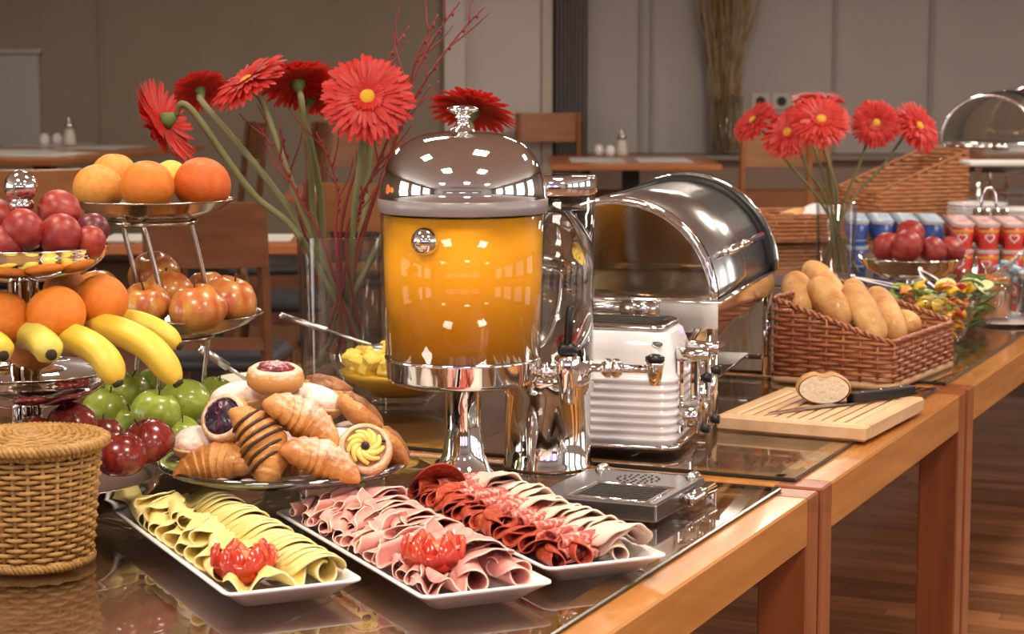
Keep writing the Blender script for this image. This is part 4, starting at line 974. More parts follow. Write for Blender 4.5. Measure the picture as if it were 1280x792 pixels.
# ============================================================ DRIP TRAY
t = thing('drip_tray', 'brushed steel drip tray with slots beside the dispensers', 'drip tray', tp(2.60, .13), TA)
dl, dw, dh = .205, .18, .029
ob('body', box(0, dl, 0, dw, .003, dh, .003, 2), M('dull steel', (.40, .40, .41), .22, 1.0), t, False)
for i in range(8):
    ob('slot', box(.020 + i * .0115, .0265 + i * .0115, .022, .125, dh - .0004, dh + .0006), black_metal, t, False)
ob('slot_frame', tube([(.013, .014, dh), (.115, .014, dh), (.115, .133, dh), (.013, .133, dh)], .0018, 6, closed=True), chrome, t)
for ring_ in range(3):
    for i in range(6 + 6 * ring_):
        a = 2 * PI * i / (6 + 6 * ring_); r_ = .010 + .010 * ring_
        ob('drain_hole', xf(cyl(.0022, dh - .0004, dh + .0006, 8), (.158 + r_ * math.cos(a), .085 + r_ * math.sin(a), 0)), black_metal, t)
ob('end_rail', tube(smooth_path([(dl - .01, .02, dh), (dl + .012, .02, dh), (dl + .02, .03, dh - .008), (dl + .02, .15, dh - .008), (dl + .012, .16, dh), (dl - .01, .16, dh)], 4), .007, 10), chrome, t)
ob('side_rail', tube([(.11, -.010, .016), (dl, -.010, .016)], .009, 10), chrome, t)
for x in (.02, dl - .04):
    for y in (.02, dw - .03): ob('foot', xf(cyl(.009, 0, .004, 10), (x, y, 0)), black_plastic, t)
# ============================================================ TOASTER
white_gloss = M('white enamel', (.80, .79, .80), .14, coat=.5)
t = thing('toaster', 'white ribbed toaster with chrome top and levers', 'toaster', (.160, 3.385, TZ), math.radians(-16))
tw, td = .128, .095
def rr(k, r=.03): return rounded_rect(tw - k, td - k, r)
lv = [(rr(.004), .016)]
for i in range(8):
    z = .018 + i * .0135; lv += [(rr(.0035), z), (rr(.0), z + .004), (rr(0), z + .009), (rr(.0035), z + .013)]
lv += [(rr(.005), .130), (rr(.008), .165), (rr(.016), .190), (rr(.026), .199)]
ob('body', loft(lv), white_gloss, t)
ob('base', loft([(rr(.006), .004), (rr(-.003), .006), (rr(-.003), .010)]), black_plastic, t)
ob('base_trim', loft([(rr(-.005), .010), (rr(-.006), .013), (rr(-.005), .017)]), chrome, t)
tp_ = ob('top_plate', loft([(rounded_rect(tw - .022, td - .022, .022), .198), (rounded_rect(tw - .024, td - .024, .022), .204), (rounded_rect(tw - .030, td - .030, .02), .206)]), chrome2, t)
for y in (-.040, -.013, .013, .040): ob('slot', box(-.085, .085, y - .0085, y + .0085, .2055, .2068), black_metal, tp_, False)
for y in (-.045, .045):
    sl = ob('lever_rail', box(tw - .004, tw + .003, y - .012, y + .012, .03, .150, .002), chrome, t, False)
    ob('lever', xf(cyl(.0115, -.006, .046, 18, .002), (tw, y, .158), (0, PI / 2, 0)), chrome2, sl)
    ob('lever_bar', xf(cyl(.0065, .030, .150, 12), (tw + .034, y, 0)), chrome, sl)
    ob('lever_stop', xf(cyl(.008, .0, .016, 12), (tw + .034, y, .122), (0, PI / 2, 0)), black_plastic, sl)
    kn = ob('knob', xf(cyl(.019, -.004, .030, 22, .003), (tw, y + .004, .058), (0, PI / 2, 0)), chrome2, t)
    ob('knob_pointer', xf(cyl(.008, 0, .014, 12), (tw + .034, y, .040), (0, PI / 2, 0)), black_plastic, kn)
bd_ = ob('badge', xf(lathe([(0, 0), (.009, 0), (.009, .0015), (0, .0018)], 20), (tw - .030, -td + .013, .178), (PI / 2 - .28, 0, 0), (1, .55, 1)), M('grey badge', (.18, .18, .19), .4), t)
ob('badge_ring', xf(tube(arc((0, 0, .0016), .0085, 0, 2 * PI, 20)[:-1], .0008, 5, closed=True), (tw - .030, -td + .013, .178), (PI / 2 - .28, 0, 0), (1, .55, 1)), chrome, bd_)

# ============================================================ ROLL TOP CHAFING DISHES
end_m = thin_glass('smoked clear panel', (.86, .78, .64), 2.2, .10, 1.6)
def chafer(loc, rz, label, Rc=.178, Lc=.62, zr=.213, open_=False):
    """own frame: +y runs along the barrel; front end panel at y=0"""
    t = thing('chafing_dish', label, 'chafing dish', loc, rz, 'roll top chafing dishes')
    n = 28
    def barrel(r0, r1, y0, y1, a0=0.0, a1=PI):
        V, F = [], []
        for i in range(n + 1):
            a = a0 + (a1 - a0) * i / n
            for r_ in (r0, r1):
                for y in (y0, y1): V.append((r_ * math.cos(a), y, zr + r_ * math.sin(a)))
        for i in range(n):
            k = i * 4; m_ = k + 4
            F += [(k, k + 1, m_ + 1, m_), (k + 2, m_ + 2, m_ + 3, k + 3), (k, m_, m_ + 2, k + 2), (k + 1, k + 3, m_ + 3, m_ + 1)]
        F += [(0, 2, 3, 1), (n * 4, n * 4 + 1, n * 4 + 3, n * 4 + 2)]
        return (V, F)
    hood = ob('hood', barrel(Rc - .004, Rc - .002, .02, Lc - .02), M('satin hood steel', (.50, .52, .53), .22, 1.0), t)
    ob('end_panel', barrel(.001, Rc - .006, .004, .008), end_m, t, False)
    ob('end_panel', barrel(.001, Rc - .006, Lc - .008, Lc - .004), end_m, t, False)
    ob('front_arch', barrel(Rc - .012, Rc + .001, 0, .022), chrome, t)
    ob('back_arch', barrel(Rc - .014, Rc + .010, Lc - .055, Lc), M('black rim', (.010, .010, .010), .4, spec=.3), t)
    ob('back_arch_edge', barrel(Rc + .006, Rc + .012, Lc - .001, Lc + .006), chrome, t)
    ob('hood_seam', box(-.05, -.046, .02, Lc - .02, zr + Rc * .955, zr + Rc * .97), black_metal, hood, False)
    # handle bar on the right side of the hood
    ca, sa = math.cos(.42), math.sin(.42); hr = Rc + .03
    h_ = ob('handle', rod((hr * ca, .06, zr + hr * sa), (hr * ca, .40, zr + hr * sa), .007), chrome, t)
    for y in (.10, .24, .36): ob('handle_post', rod((Rc * ca * .98, y, zr + Rc * sa * .98), (hr * ca, y, zr + hr * sa), .006), chrome, h_)
    # frame
    w_ = Rc + .004
    fr_ = join(box(-w_, w_, -.004, .016, zr - .045, zr), box(-w_, w_, Lc - .016, Lc + .004, zr - .045, zr), box(-w_, -w_ + .02, .016, Lc - .016, zr - .045, zr), box(w_ - .02, w_, .016, Lc - .016, zr - .045, zr))
    ob('frame', fr_, chrome2, t, False)
    ob('top_lip', tube([(-w_, 0, zr), (w_, 0, zr), (w_, Lc, zr), (-w_, Lc, zr)], .005, 8, closed=True), chrome, t)
    ob('pan', loft([(rounded_rect(w_ - .05, Lc / 2 - .06, .03), zr - .12), (rounded_rect(w_ - .022, Lc / 2 - .02, .03), zr - .05), (rounded_rect(w_ - .022, Lc / 2 - .02, .03), zr - .01)]), chrome2, t, loc=(0, Lc / 2, 0))
    ob('front_rod', rod((-w_ + .03, -.014, zr - .012), (w_ * .25, -.014, zr - .012), .010), chrome2, t)
    ob('rod_sleeve', rod((w_ * .25 - .03, -.014, zr - .012), (w_ * .25 + .03, -.014, zr - .012), .014), chrome2, t)
    for x in (-w_ + .012, w_ - .012):
        for y in (.01, Lc - .01):
            ob('leg', rod((x, y, 0), (x, y, zr - .04), .010), chrome, t)
    ob('burner_shelf', box(-w_ + .04, w_ - .04, .06, Lc - .06, .045, .05, .001), M('dull steel', (.40, .40, .41), .22, 1.0), t, False)
    for y in (.07, Lc - .07): ob('shelf_bar', rod((-w_ + .012, y, .044), (w_ - .012, y, .044), .005), chrome, t)
    return t
chafer((.18, 3.60, TZ), math.radians(-16), 'roll top chafing dish with smoked end panel behind the toaster')

# ============================================================ GERBERAS
petal_m = M('gerbera petal', (.52, .018, .012), .45, c2=(.64, .035, .026), ns=30, nd=2, thin=.35, rnd=.10)
petal_p = M('coral gerbera petal', (.56, .036, .030), .45, c2=(.66, .065, .052), ns=30, nd=2, thin=.35, rnd=.08)
stem_g = M('gerbera stem', (.13, .14, .05), .6, c2=(.22, .22, .10), ns=12, stretch=(1, 1, .3), rnd=.12)
eye_y = M('gerbera eye', (.72, .40, .03), .7, bump=.6, bs=300); eye_d = M('gerbera inner ring', (.28, .02, .015), .7, bump=.6, bs=300)
calyx_m = M('gerbera calyx', (.10, .15, .04), .7)
def petals(n, r0, r1, wd, lift, seed, zoff=0.0, droop=.25):
    rr = random.Random(seed); V, F = [], []
    for i in range(n):
        a = 2 * PI * i / n + rr.uniform(-.05, .05); L_ = (r1 - r0) * rr.uniform(.90, 1.06); w_ = wd * rr.uniform(.85, 1.15); tw_ = rr.uniform(-.25, .25); lf = lift + rr.uniform(-.06, .06); b = len(V)
        ca, sa = math.cos(a), math.sin(a)
        for u, k in ((0, .35), (.3, .85), (.65, 1.0), (.9, .75), (1.0, .22)):
            rr_ = r0 + L_ * u; z = zoff + L_ * (lf * u - droop * u * u)
            for q, dz in ((-1, .10), (0, -.06), (1, .10)):
                x, y = rr_, q * w_ * k; zz = z + dz * w_ * k + q * tw_ * w_ * k
                V.append((x * ca - y * sa, x * sa + y * ca, zz))
        for s_ in range(4):
            for q in range(2): F.append((b + s_ * 3 + q, b + s_ * 3 + q + 3, b + s_ * 3 + q + 4, b + s_ * 3 + q + 1))
    return (V, F)
HEADS = {}
def head_meshes(key, mat):
    if key not in HEADS:
        HEADS[key] = [mesh(petals(40, .16, 1.0, .072, .10, 1), mat, name='petal_ring'), mesh(petals(36, .15, .95, .072, .24, 2, .03), mat, name='petal_ring'), mesh(petals(32, .14, .74, .055, .42, 3, .05), mat, name='petal_ring'),
                      mesh(petals(30, .10, .36, .035, .7, 4, .06), mat, name='petal_ring'), mesh(blob(.17, .17, .09, 18, 8, .04, 2, 12), eye_y, name='eye'),
                      mesh(lathe([(.05, -.30), (.09, -.27), (.15, -.14), (.20, -.02), (.0, .02)], 18), calyx_m, name='calyx')]
    return HEADS[key]
def gerbera(head, nrm, r, path, label, mat=petal_m, sr=.0036, name='gerbera', group='gerberas'):
    """path: points from the calyx down into the vase"""
    nrm = Vector(nrm).normalized(); base = Vector(path[-1]); t = thing(name, label, 'flower', base, 0, group)
    h0 = Vector(head) - base; q = quat(nrm, R.uniform(0, 6))
    hd_ = link('flower_head', head_meshes(mat.name, mat)[4], t, h0 + nrm * r * .06, q, r); hd_['label'] = 'yellow eye of the flower'
    for i in (0, 1, 2, 3):
        o = link('petal_ring', head_meshes(mat.name, mat)[i], t, h0, q, r); o['kind'] = 'stuff'
    link('calyx', head_meshes(mat.name, mat)[5], t, h0, q, r)
    c0 = Vector(head) - nrm * r * .30
    P = smooth_path([c0, c0 - nrm * r * .35] + list(path), 7)
    ob('stem', tube([p - base for p in P], [sr * .8] * 4 + [sr] * (len(P) - 4), 8), stem_g, t)
# tall vase behind the dispensers
VX, VY = at(430, 478, TZ).x, at(430, 478, TZ).y
t = thing('flower_vase', 'tall clear glass vase holding the big red gerberas', 'vase', (VX, VY, TZ), 0, 'glass flower vases')
def vase_geo(r0, r1, h, th=.004, ft=.022): return lathe([(0, 0), (r0 + .004, 0), (r0 + .006, .004), (r0, .012), (r1, h), (r1 - .001, h + .002), (r1 - th, h), (r0 - th, ft), (0, ft - .002)], 56)
VH = ad(430, 294, VY).z - TZ
vase_glass = thin_glass('vase glass', (.965, .975, .97), 1.55, .02, 1.8)
ob('body', vase_geo(.083, .089, VH, .005, .024), vase_glass, t)
def vp(x, y, dy=0.0): return ad(x, y, VY + dy)
def foot(ang, rr_=.055): return Vector((VX + rr_ * math.cos(ang), VY + rr_ * math.sin(ang), TZ + .032))
GL = [  # head px, depth offset, facing, radius px, rim point px, foot angle, label, material
    ((206, 152), -.10, (-.86, .22, -.45), 58, (378, 300, -.02), -.3, 'drooping red gerbera farthest left facing away', petal_m),
    ((250, 112), .06, (-.30, .55, .75), 38, (383, 298, .02), .1, 'red gerbera seen from behind next to the leftmost one', petal_m),
    ((310, 103), -.06, (-.45, -.25, .72), 56, (392, 298, -.03), .5, 'large coral gerbera third from the left', petal_p),
    ((372, 103), -.02, (-.20, .50, .80), 50, (398, 300, .03), -.9, 'red gerbera seen from behind left of the front facing one', petal_m),
    ((388, 122), .04, (.2, .4, .9), 42, (404, 300, .05), 2.3, 'red gerbera low behind the two middle ones', petal_m),
    ((459, 122), -.13, (.08, -.90, .42), 60, (440, 298, -.04), 1.6, 'big red gerbera facing the viewer with yellow eye', petal_m),
    ((474, 100), .08, (.2, .5, .8), 44, (450, 298, .03), 2.8, 'red gerbera peeking out behind the front facing one', petal_p),
    ((590, 137), .05, (.18, .45, .86), 56, (476, 300, .03), 3.5, 'red gerbera standing right behind the dome lid', petal_m)]
for (hx, hy), dy, nr, rp, (rx, ry, rdy), fa, lab, mt in GL:
    gerbera(vp(hx, hy, dy), nr, rp / ppm(VY + dy), [vp(rx, ry, rdy).lerp(vp(hx, hy, dy), .38) + Vector((0, 0, .008)), vp(rx, ry, rdy), foot(fa)], lab, mt, .0066)
twig_m = M('red twig bark', (.15, .012, .013), .45, c2=(.24, .022, .02), ns=20, rnd=.15)
def twig(pts, label, side=3, seed=0, r=.0035):
    rr_ = random.Random(seed); P = smooth_path(pts, 6); base = P[-1]; t = thing('red_twig', label, 'twig', base, 0, 'red twigs in the tall vase'); n = len(P)
    ob('stem', tube([p - base for p in P], [r * (.35 + .65 * i / n) for i in range(n)], 6), twig_m, t)
    for k in range(side):
        i = int(n * (.12 + .5 * k / max(side, 1))); s = 1 if k % 2 else -1; d = (P[i - 1] - P[i]).normalized(); L_ = rr_.uniform(.05, .13)
        sd = Vector((s * .7, rr_.uniform(-.3, .3), .2)); e = P[i] + (d + sd * .7).normalized() * L_; m_ = P[i].lerp(e, .5) + sd * .008
        ob('side_shoot', tube(smooth_path([P[i] - base, m_ - base, e - base], 4), [r * .5 - r * .03 * j for j in range(9)], 5), twig_m, t)
    for k in range(7):
        i = 2 + int((n * .6) * k / 7); ob('bud', xf(blob(.003, .003, .0055, 6, 5), P[i] - base + Vector((.003, 0, 0))), twig_m, t)
TW = [((575, 2, -.06), (530, 70, -.05), (470, 210, -.05), (432, 300, -.05), .2, 'tall red twig reaching the top edge of the photo'),
      ((606, 8, 0), (560, 60, 0), (505, 150, 0), (452, 300, 0), 2.0, 'red twig leaning farthest to the right'),
      ((548, 18, .02), (520, 75, .02), (500, 160, .02), (448, 302, .01), 2.6, 'red twig behind the tall one'),
      ((512, 32, .03), (478, 90, .03), (455, 180, .03), (425, 300, .02), 1.2, 'red twig rising just above the front gerbera'),
      ((318, 150, -.03), (350, 200, -.05), (378, 255, -.05), (402, 300, -.05), -.6, 'red twig leaning to the left of the vase'),
      ((350, 160, .0), (362, 215, .0), (372, 260, 0), (384, 300, 0), 0.9, 'short red twig at the left rim of the vase'),
      ((395, 165, -.06), (415, 210, -.06), (422, 250, -.06), (420, 300, -.06), -1.4, 'thick red twig in the middle of the vase'),
      ((482, 185, -.02), (462, 225, -.03), (448, 265, -.03), (440, 305, -.03), 3.3, 'red twig behind the juice dispenser lid')]
for i, (a, b, c_, d_, fa, lab) in enumerate(TW): twig([vp(*a), vp(*b), vp(*c_), vp(*d_), foot(fa, .05)], lab, 4, i, .0040)

# ============================================================ YELLOW FRUIT BOWL, SPOONS
pine_m = M('pineapple flesh', (.80, .52, .05), .4, c2=(.86, .66, .16), ns=60, nd=3, stretch=(3, 3, 1), sss=.1)
bp_ = at(500, 503, TZ); BW = .135
t = thing('fruit_salad_bowl', 'clear glass bowl with pineapple pieces behind the dispensers', 'bowl', (bp_.x, bp_.y, TZ))
ob('bowl', lathe([(0, 0), (.05, 0), (.055, .004), (.06, .012), (.11, .045), (BW, .10), (BW + .001, .102), (BW - .003, .10), (.107, .048), (.055, .016), (0, .014)], 48), glass, t)
ob('fruit_juice', lathe([(0, .0145), (.052, .017), (.103, .049), (.112, .060), (.09, .062), (0, .060)], 40), M('pineapple juice', (.78, .46, .03), .3, sss=.2), t)
cube_ = mesh(box(-.015, .015, -.012, .012, -.009, .009, .003), pine_m, False, 'pineapple_piece')
for ring_, (n, rr_, z) in enumerate(((14, .085, .070), (6, .03, .066), (15, .088, .086), (10, .05, .088), (5, .02, .104))):
    for i in range(n):
        a = 2 * PI * i / n + ring_ * .4
        o = link('pineapple_piece', cube_, None, (bp_.x + rr_ * math.cos(a), bp_.y + rr_ * math.sin(a), TZ + z + R.uniform(-.003, .003)), (R.uniform(-.5, .5), R.uniform(-.5, .5), R.uniform(0, 3)), R.uniform(.95, 1.2))
        tag(o, 'yellow pineapple piece in the glass bowl behind the dispensers', 'pineapple', 'pineapple pieces in the bowl')
def spoon(a, b, label, r=.006, cup=True):
    a, b = Vector(a), Vector(b); d = b - a; t = thing('serving_spoon', label, 'spoon', b, 0, 'serving spoons'); a_ = a - b
    ob('handle', tube([a_, a_ * .55], [r, r], 10), steel, t); ob('shaft', tube([a_ * .55, a_ * .12], [r * .5, r * .45], 8), steel, t)
    ob('collar', tube([a_ * 1.02, a_ * 1.0, a_ * .98], [r * .6, r * 1.15, r], 10), chrome, t)
    V, F = blob(.028, .018, .006, 16, 8); ob('cup', xf((V, F), (0, 0, .002), quat(Vector((0, -.3, 1)))), steel, t)
spoon(vp(352, 394, -.12), Vector((bp_.x - .03, bp_.y, TZ + .10)), 'steel spoon leaning in the pineapple bowl behind the vase', .006)
qb = at(318, 505, TZ); 
t = thing('sauce_bowl', 'small pale bowl hidden behind the pastry heap', 'bowl', (qb.x, qb.y, TZ))
ob('bowl', lathe([(0, 0), (.035, 0), (.04, .006), (.068, .05), (.065, .05), (.038, .01), (0, .008)], 32), M('pale green ceramic', (.62, .64, .52), .25), t)
spoon(ad(250, 435, qb.y - .06), Vector((qb.x + .012, qb.y, TZ + .028)), 'steel spoon handle rising behind the green apples', .0075)

# ============================================================ BREAD BOARD, KNIFE, ROLL
pale_wood = M('pale beech', (.60, .38, .20), .5, c2=(.70, .47, .27), ns=6, nd=5, stretch=(6, 1, 6), rnd=.05)
bw0 = Vector((.545, 3.60, TZ)); brz = math.radians(-27)
t = thing('bread_board', 'beech bread board with slatted crumb grid', 'cutting board', bw0, brz)
hx, hy = .132, .175
ob('frame', join(box(-hx, hx, -hy, -hy + .03, 0, .026, .004), box(-hx, hx, hy - .03, hy, 0, .026, .004), box(-hx, -hx + .028, -hy + .03, hy - .03, 0, .026, .003), box(hx - .028, hx, -hy + .03, hy - .03, 0, .026, .003)), pale_wood, t, False)
ob('crumb_tray', box(-hx + .02, hx - .02, -hy + .02, hy - .02, .002, .008), M('crumb tray wood', (.25, .13, .06), .7), t, False)
slat_ = mesh(box(-.0075, .0075, -hy + .031, hy - .031, .014, .0235, .0015), pale_wood, False, 'slat')
for i in range(10): link('slat', slat_, t, loc=(-hx + .0385 + i * .0206, 0, 0))
# knife lying across the board
k0, k1 = at(962, 516, TZ + .028), at(1140, 492, TZ + .028); kd = (k1 - k0); kz = math.atan2(kd.y, kd.x); kl = kd.length
t = thing('bread_knife', 'bread knife with black handle lying on the board', 'knife', (k0.x, k0.y, TZ + .0265), kz)
V = [(0, .004, .0), (kl * .55, -.012, 0), (kl * .55, .012, 0), (0.012, .010, 0)]
ob('blade', (V + [(x, y, .0018) for x, y, z in V], [(3, 2, 1, 0), (4, 5, 6, 7), (0, 1, 5, 4), (1, 2, 6, 5), (2, 3, 7, 6), (3, 0, 4, 7)]), M('knife steel', (.35, .34, .34), .25, 1.0), t, False)
ob('handle', box(kl * .55, kl, -.011, .011, -.004 + .004, .018, .004, 2), black_plastic, t, False)
for q in (.64, .77, .92): ob('rivet', xf(cyl(.003, .0175, .0185, 8), (kl * q, 0, 0)), chrome, t)
bread_m = M('bread crust', (.40, .155, .035), .6, c2=(.70, .42, .16), ns=22, nd=5, lo=.3, hi=.68, bump=.5, bs=120, rnd=.06)
crumb_m = M('bread crumb', (.66, .52, .36), .9, c2=(.72, .60, .44), ns=140, nd=3, bump=.7, bs=220)
rp_ = at(1030, 503, TZ + .026)
t = thing('cut_roll', 'half bread roll with cut face on the board', 'bread roll', (rp_.x, rp_.y + .02, TZ + .0235), math.radians(-4)); t.scale = (1.22,) * 3
V, F = [], []
n = 30
for i, (yy, k) in enumerate(((-.030, .93), (-.028, .97), (-.012, 1.0), (.01, .93), (.026, .72), (.036, .35), (.039, .03))):
    for j in range(n):
        a = 2 * PI * j / n; x = .040 * math.cos(a) * k; z = .024 + .0235 * math.sin(a) * k
        if z > .024: z -= .006 * math.exp(-(x / .008) ** 2) * k
        V.append((x, yy, max(z, 0)))
for i in range(6):
    for j in range(n): l = (j + 1) % n; F.append((i * n + j, i * n + l, (i + 1) * n + l, (i + 1) * n + j))
ob('crust', (V, F), bread_m, t)
ob('cut_face', ([(x * .955, -.0302, .024 + (z - .024) * .955) for x, y, z in V[:n]] + [(x * .955, -.027, .024 + (z - .024) * .955) for x, y, z in V[:n]], [tuple(range(n)), tuple(reversed(range(n, 2 * n)))] + [(j, j + n, (j + 1) % n + n, (j + 1) % n) for j in range(n)]), crumb_m, t, False)

# ============================================================ BREAD BASKET
def slant_basket(c, rz, hx, hy, hlo, hhi, label, mat, slope='x', n=132, step=4, dz=.0088, r=.0040, trim=True):
    """top edge falls from hhi at -x to hlo at +x"""
    t = thing('bread_basket', label, 'basket', c, rz, 'slanted wicker bread baskets'); pr = rrect_perim(hx, hy, .016, n)
    tops = [hlo + (hhi - hlo) * (hx - p[0]) / (2 * hx) for p in pr]
    weave(t, pr, tops, .014, dz, r, .0028, step, mat, .0036)
    for g in braid([(p[0], p[1], h) for p, h in zip(pr, tops)], .0058, 40, k=2): ob('rim_strand', g, mat, t)
    ob('bottom', loft([(rounded_rect(hx - .004, hy - .004, .016), .004), (rounded_rect(hx - .004, hy - .004, .016), .012)]), mat, t)
    if trim: ob('base_band', loft([(rounded_rect(hx + .002, hy + .002, .016), 0), (rounded_rect(hx + .005, hy + .005, .016), .006), (rounded_rect(hx + .002, hy + .002, .016), .013)]), M('pale base willow', (.50, .30, .15), .6), t)
    return t
ca_ = Vector((.51, 4.045, TZ)); cb_ = Vector((.722, 3.924, TZ)); ex = (cb_ - ca_).normalized(); ey = Vector((-ex.y, ex.x, 0))
hx_, hy_ = (cb_ - ca_).length / 2, .19
bc = ca_ + ex * hx_ + ey * hy_
slant_basket(bc, math.atan2(ex.y, ex.x), hx_, hy_, .092, .165, 'red brown wicker basket full of baguette rolls', wick_d, n=140)
def baguette(a, b, r, label, grp='baguette rolls in the wicker basket', squash=.9):
    a, b = Vector(a), Vector(b); m_ = (a + b) / 2; t = thing('baguette', label, 'bread', m_, 0, grp); n = 18; P, rad = [], []
    d = b - a; up = Vector((0, -.3, 1)).normalized()
    for i in range(n + 1):
        u = -1 + 2 * i / n; P.append(d * (u / 2) + up * (.006 * (1 - u * u))); rad.append(max(.004, r * (1 - abs(u) ** 3.2) ** .6))
    ob('crust', tube(P, rad, 20), bread_m, t)
    side = d.cross(up).normalized()
    for k in (-.4, 0, .4):
        c_ = d * (k / 2) + Vector((0, -.75, .62)).normalized() * r * .96
        ob('score', tube([c_ - d * .09 - side * .006, c_ + up * .001, c_ + d * .09 + side * .006], [.001, .0035, .001], 6), M('pale score', (.76, .56, .30), .7), t)
for (x0, y0, d0), (x1, y1, d1), r_, l in (
    ((992, 345, 4.22), (1003, 400, 4.12), .032, 'baguette half hidden by the chafing hood'),
    ((1008, 332, 4.30), (1052, 385, 4.16), .030, 'pale baguette highest in the basket'),
    ((1015, 352, 4.17), (1058, 408, 4.07), .032, 'baguette in the left front of the basket'),
    ((1058, 358, 4.16), (1102, 428, 4.03), .030, 'long baguette in the front middle of the basket'),
    ((1090, 362, 4.24), (1126, 430, 4.10), .030, 'baguette second from the right in the basket'),
    ((1062, 352, 4.32), (1080, 400, 4.24), .026, 'baguette tip behind the long one'),
    ((1120, 402, 4.22), (1143, 412, 4.13), .027, 'short roll at the right end of the basket'),
    ((1040, 420, 4.20), (1090, 450, 4.10), .034, 'baguette lying low inside the basket')):
    baguette(ad(x0, y0, d0), ad(x1, y1, d1), r_, l)

# ============================================================ SALAD BOWLS
def glass_bowl(c, r, h, label, z0=0.0):
    t = thing('salad_bowl', label, 'bowl', (c[0], c[1], TZ), 0, 'glass salad bowls')
    ob('bowl', lathe([(0, 0), (r * .42, 0), (r * .45, .006), (r * .62, h * .25), (r * .9, h * .7), (r, h), (r - .003, h + .001), (r * .87, h * .72), (r * .58, h * .28), (r * .38, .012), (0, .010)], 44), glass, t)
    return t
pb = at(1172, 434, TZ); glass_bowl(pb, .090, .115, 'glass bowl of chopped peppers behind the bread basket')
pm = [M('yellow pepper', (.74, .48, .03), .3), M('red pepper', (.58, .07, .035), .3), M('green pepper', (.22, .36, .05), .3), M('orange pepper', (.74, .26, .06), .3)]
V, F = [], []
for i in range(7):
    a = -.9 + 1.8 * i / 6
    for y in (-.011, .011):
        for q in (.016, .019): V.append((q * math.sin(a), y, q * math.cos(a) - .012))
for i in range(6):
    k = i * 4; F += [(k, k + 4, k + 6, k + 2), (k + 1, k + 3, k + 7, k + 5), (k, k + 1, k + 5, k + 4), (k + 2, k + 6, k + 7, k + 3)]
F += [(0, 2, 3, 1), (24, 25, 27, 26)]
cn = ['yellow', 'red', 'green', 'orange']; pmesh = [mesh((V, F), m_, True, 'pepper_piece') for m_ in pm]
for i in range(95):
    lay = i % 5; a = R.uniform(0, 6.28); rr_ = (.030 + .0115 * lay) * math.sqrt(R.uniform(.15, 1)); z = .020 + lay * .025 + R.uniform(0, .008) + (.018 * (1 - rr_ / .08) if lay == 4 else 0)
    ci = (0, 0, 3, 1, 2, 0)[i % 6]
    o = link('pepper_piece', pmesh[ci], None, (pb.x + rr_ * math.cos(a), pb.y + rr_ * math.sin(a), TZ + z), (R.uniform(-.8, .8), R.uniform(-.8, .8), R.uniform(0, 6)), R.uniform(.85, 1.15))
    tag(o, cn[ci] + ' pepper piece in the glass bowl behind the bread basket', 'pepper', cn[ci] + ' pepper pieces')
cb = at(1204, 415, TZ); glass_bowl(cb, .105, .11, 'glass bowl of cucumber slices behind the peppers')
cu1 = M('cucumber flesh', (.56, .62, .30), .35, c2=(.66, .70, .42), ns=50); cu2 = M('cucumber skin', (.06, .15, .03), .35)
cg = lathe([(0, 0), (.024, 0), (.026, .001), (.026, .004), (.024, .005), (0, .005)], 18); cmi = [1 if 18 <= j < 72 else 0 for j in range(len(cg[1]))]
cum = mesh((cg[0], cg[1], cmi), [cu1, cu2], False, 'cucumber_slice')
for i in range(48):
    lay = i % 4; a = R.uniform(0, 6.28); rr_ = (.034 + .014 * lay) * math.sqrt(R.uniform(.1, 1)); z = .022 + lay * .028 + R.uniform(0, .006) + (.018 * (1 - rr_ / .08) if lay == 3 else 0)
    o = link('cucumber_slice', cum, None, (cb.x + rr_ * math.cos(a), cb.y + rr_ * math.sin(a), TZ + z), (R.uniform(-.55, .9), R.uniform(-.6, .6), R.uniform(0, 6)), R.uniform(.9, 1.1))
    tag(o, 'cucumber slice in the glass bowl behind the peppers', 'cucumber', 'cucumber slices')
# strip of green pepper beside the slices
for q, (x, y) in enumerate(((1128, 366), (1146, 372))):
    p = ad(x, y, 4.62); o = ob('pepper_ring', tube([Vector((.024 * math.cos(a), .020 * math.sin(a), .004 * math.sin(3 * a))) for a in [2 * PI * i / 20 for i in range(20)]], .006, 8, closed=True, sq=1.4), pm[2], loc=p, rot=(.9, .2 + q, 0))
    tag(o, ('left', 'right')[q] + ' green pepper ring at the rim of the cucumber bowl', 'pepper', 'green pepper rings')
def tongs(a, b, label):
    a, b = Vector(a), Vector(b); d = b - a; sd = d.cross(Vector((0, 0, 1))).normalized(); t = thing('serving_tongs', label, 'tongs', b, 0, 'steel serving tongs')
    for s in (-1, 1): ob('arm', tube(smooth_path([a - b, (a - b) * .6 + sd * s * .014, sd * s * .012], 5), .005, 8, sq=.4), steel, t)
    ob('hinge', xf(ball(.007, 10, 8), a - b), chrome, t)
tongs(ad(1150, 337, 4.9), ad(1180, 362, 4.72), 'steel tongs leaning into the cucumber bowl')
tongs(ad(1066, 346, 4.75), (pb.x - .035, pb.y + .01, TZ + .122), 'steel tongs at the left of the pepper bowl')
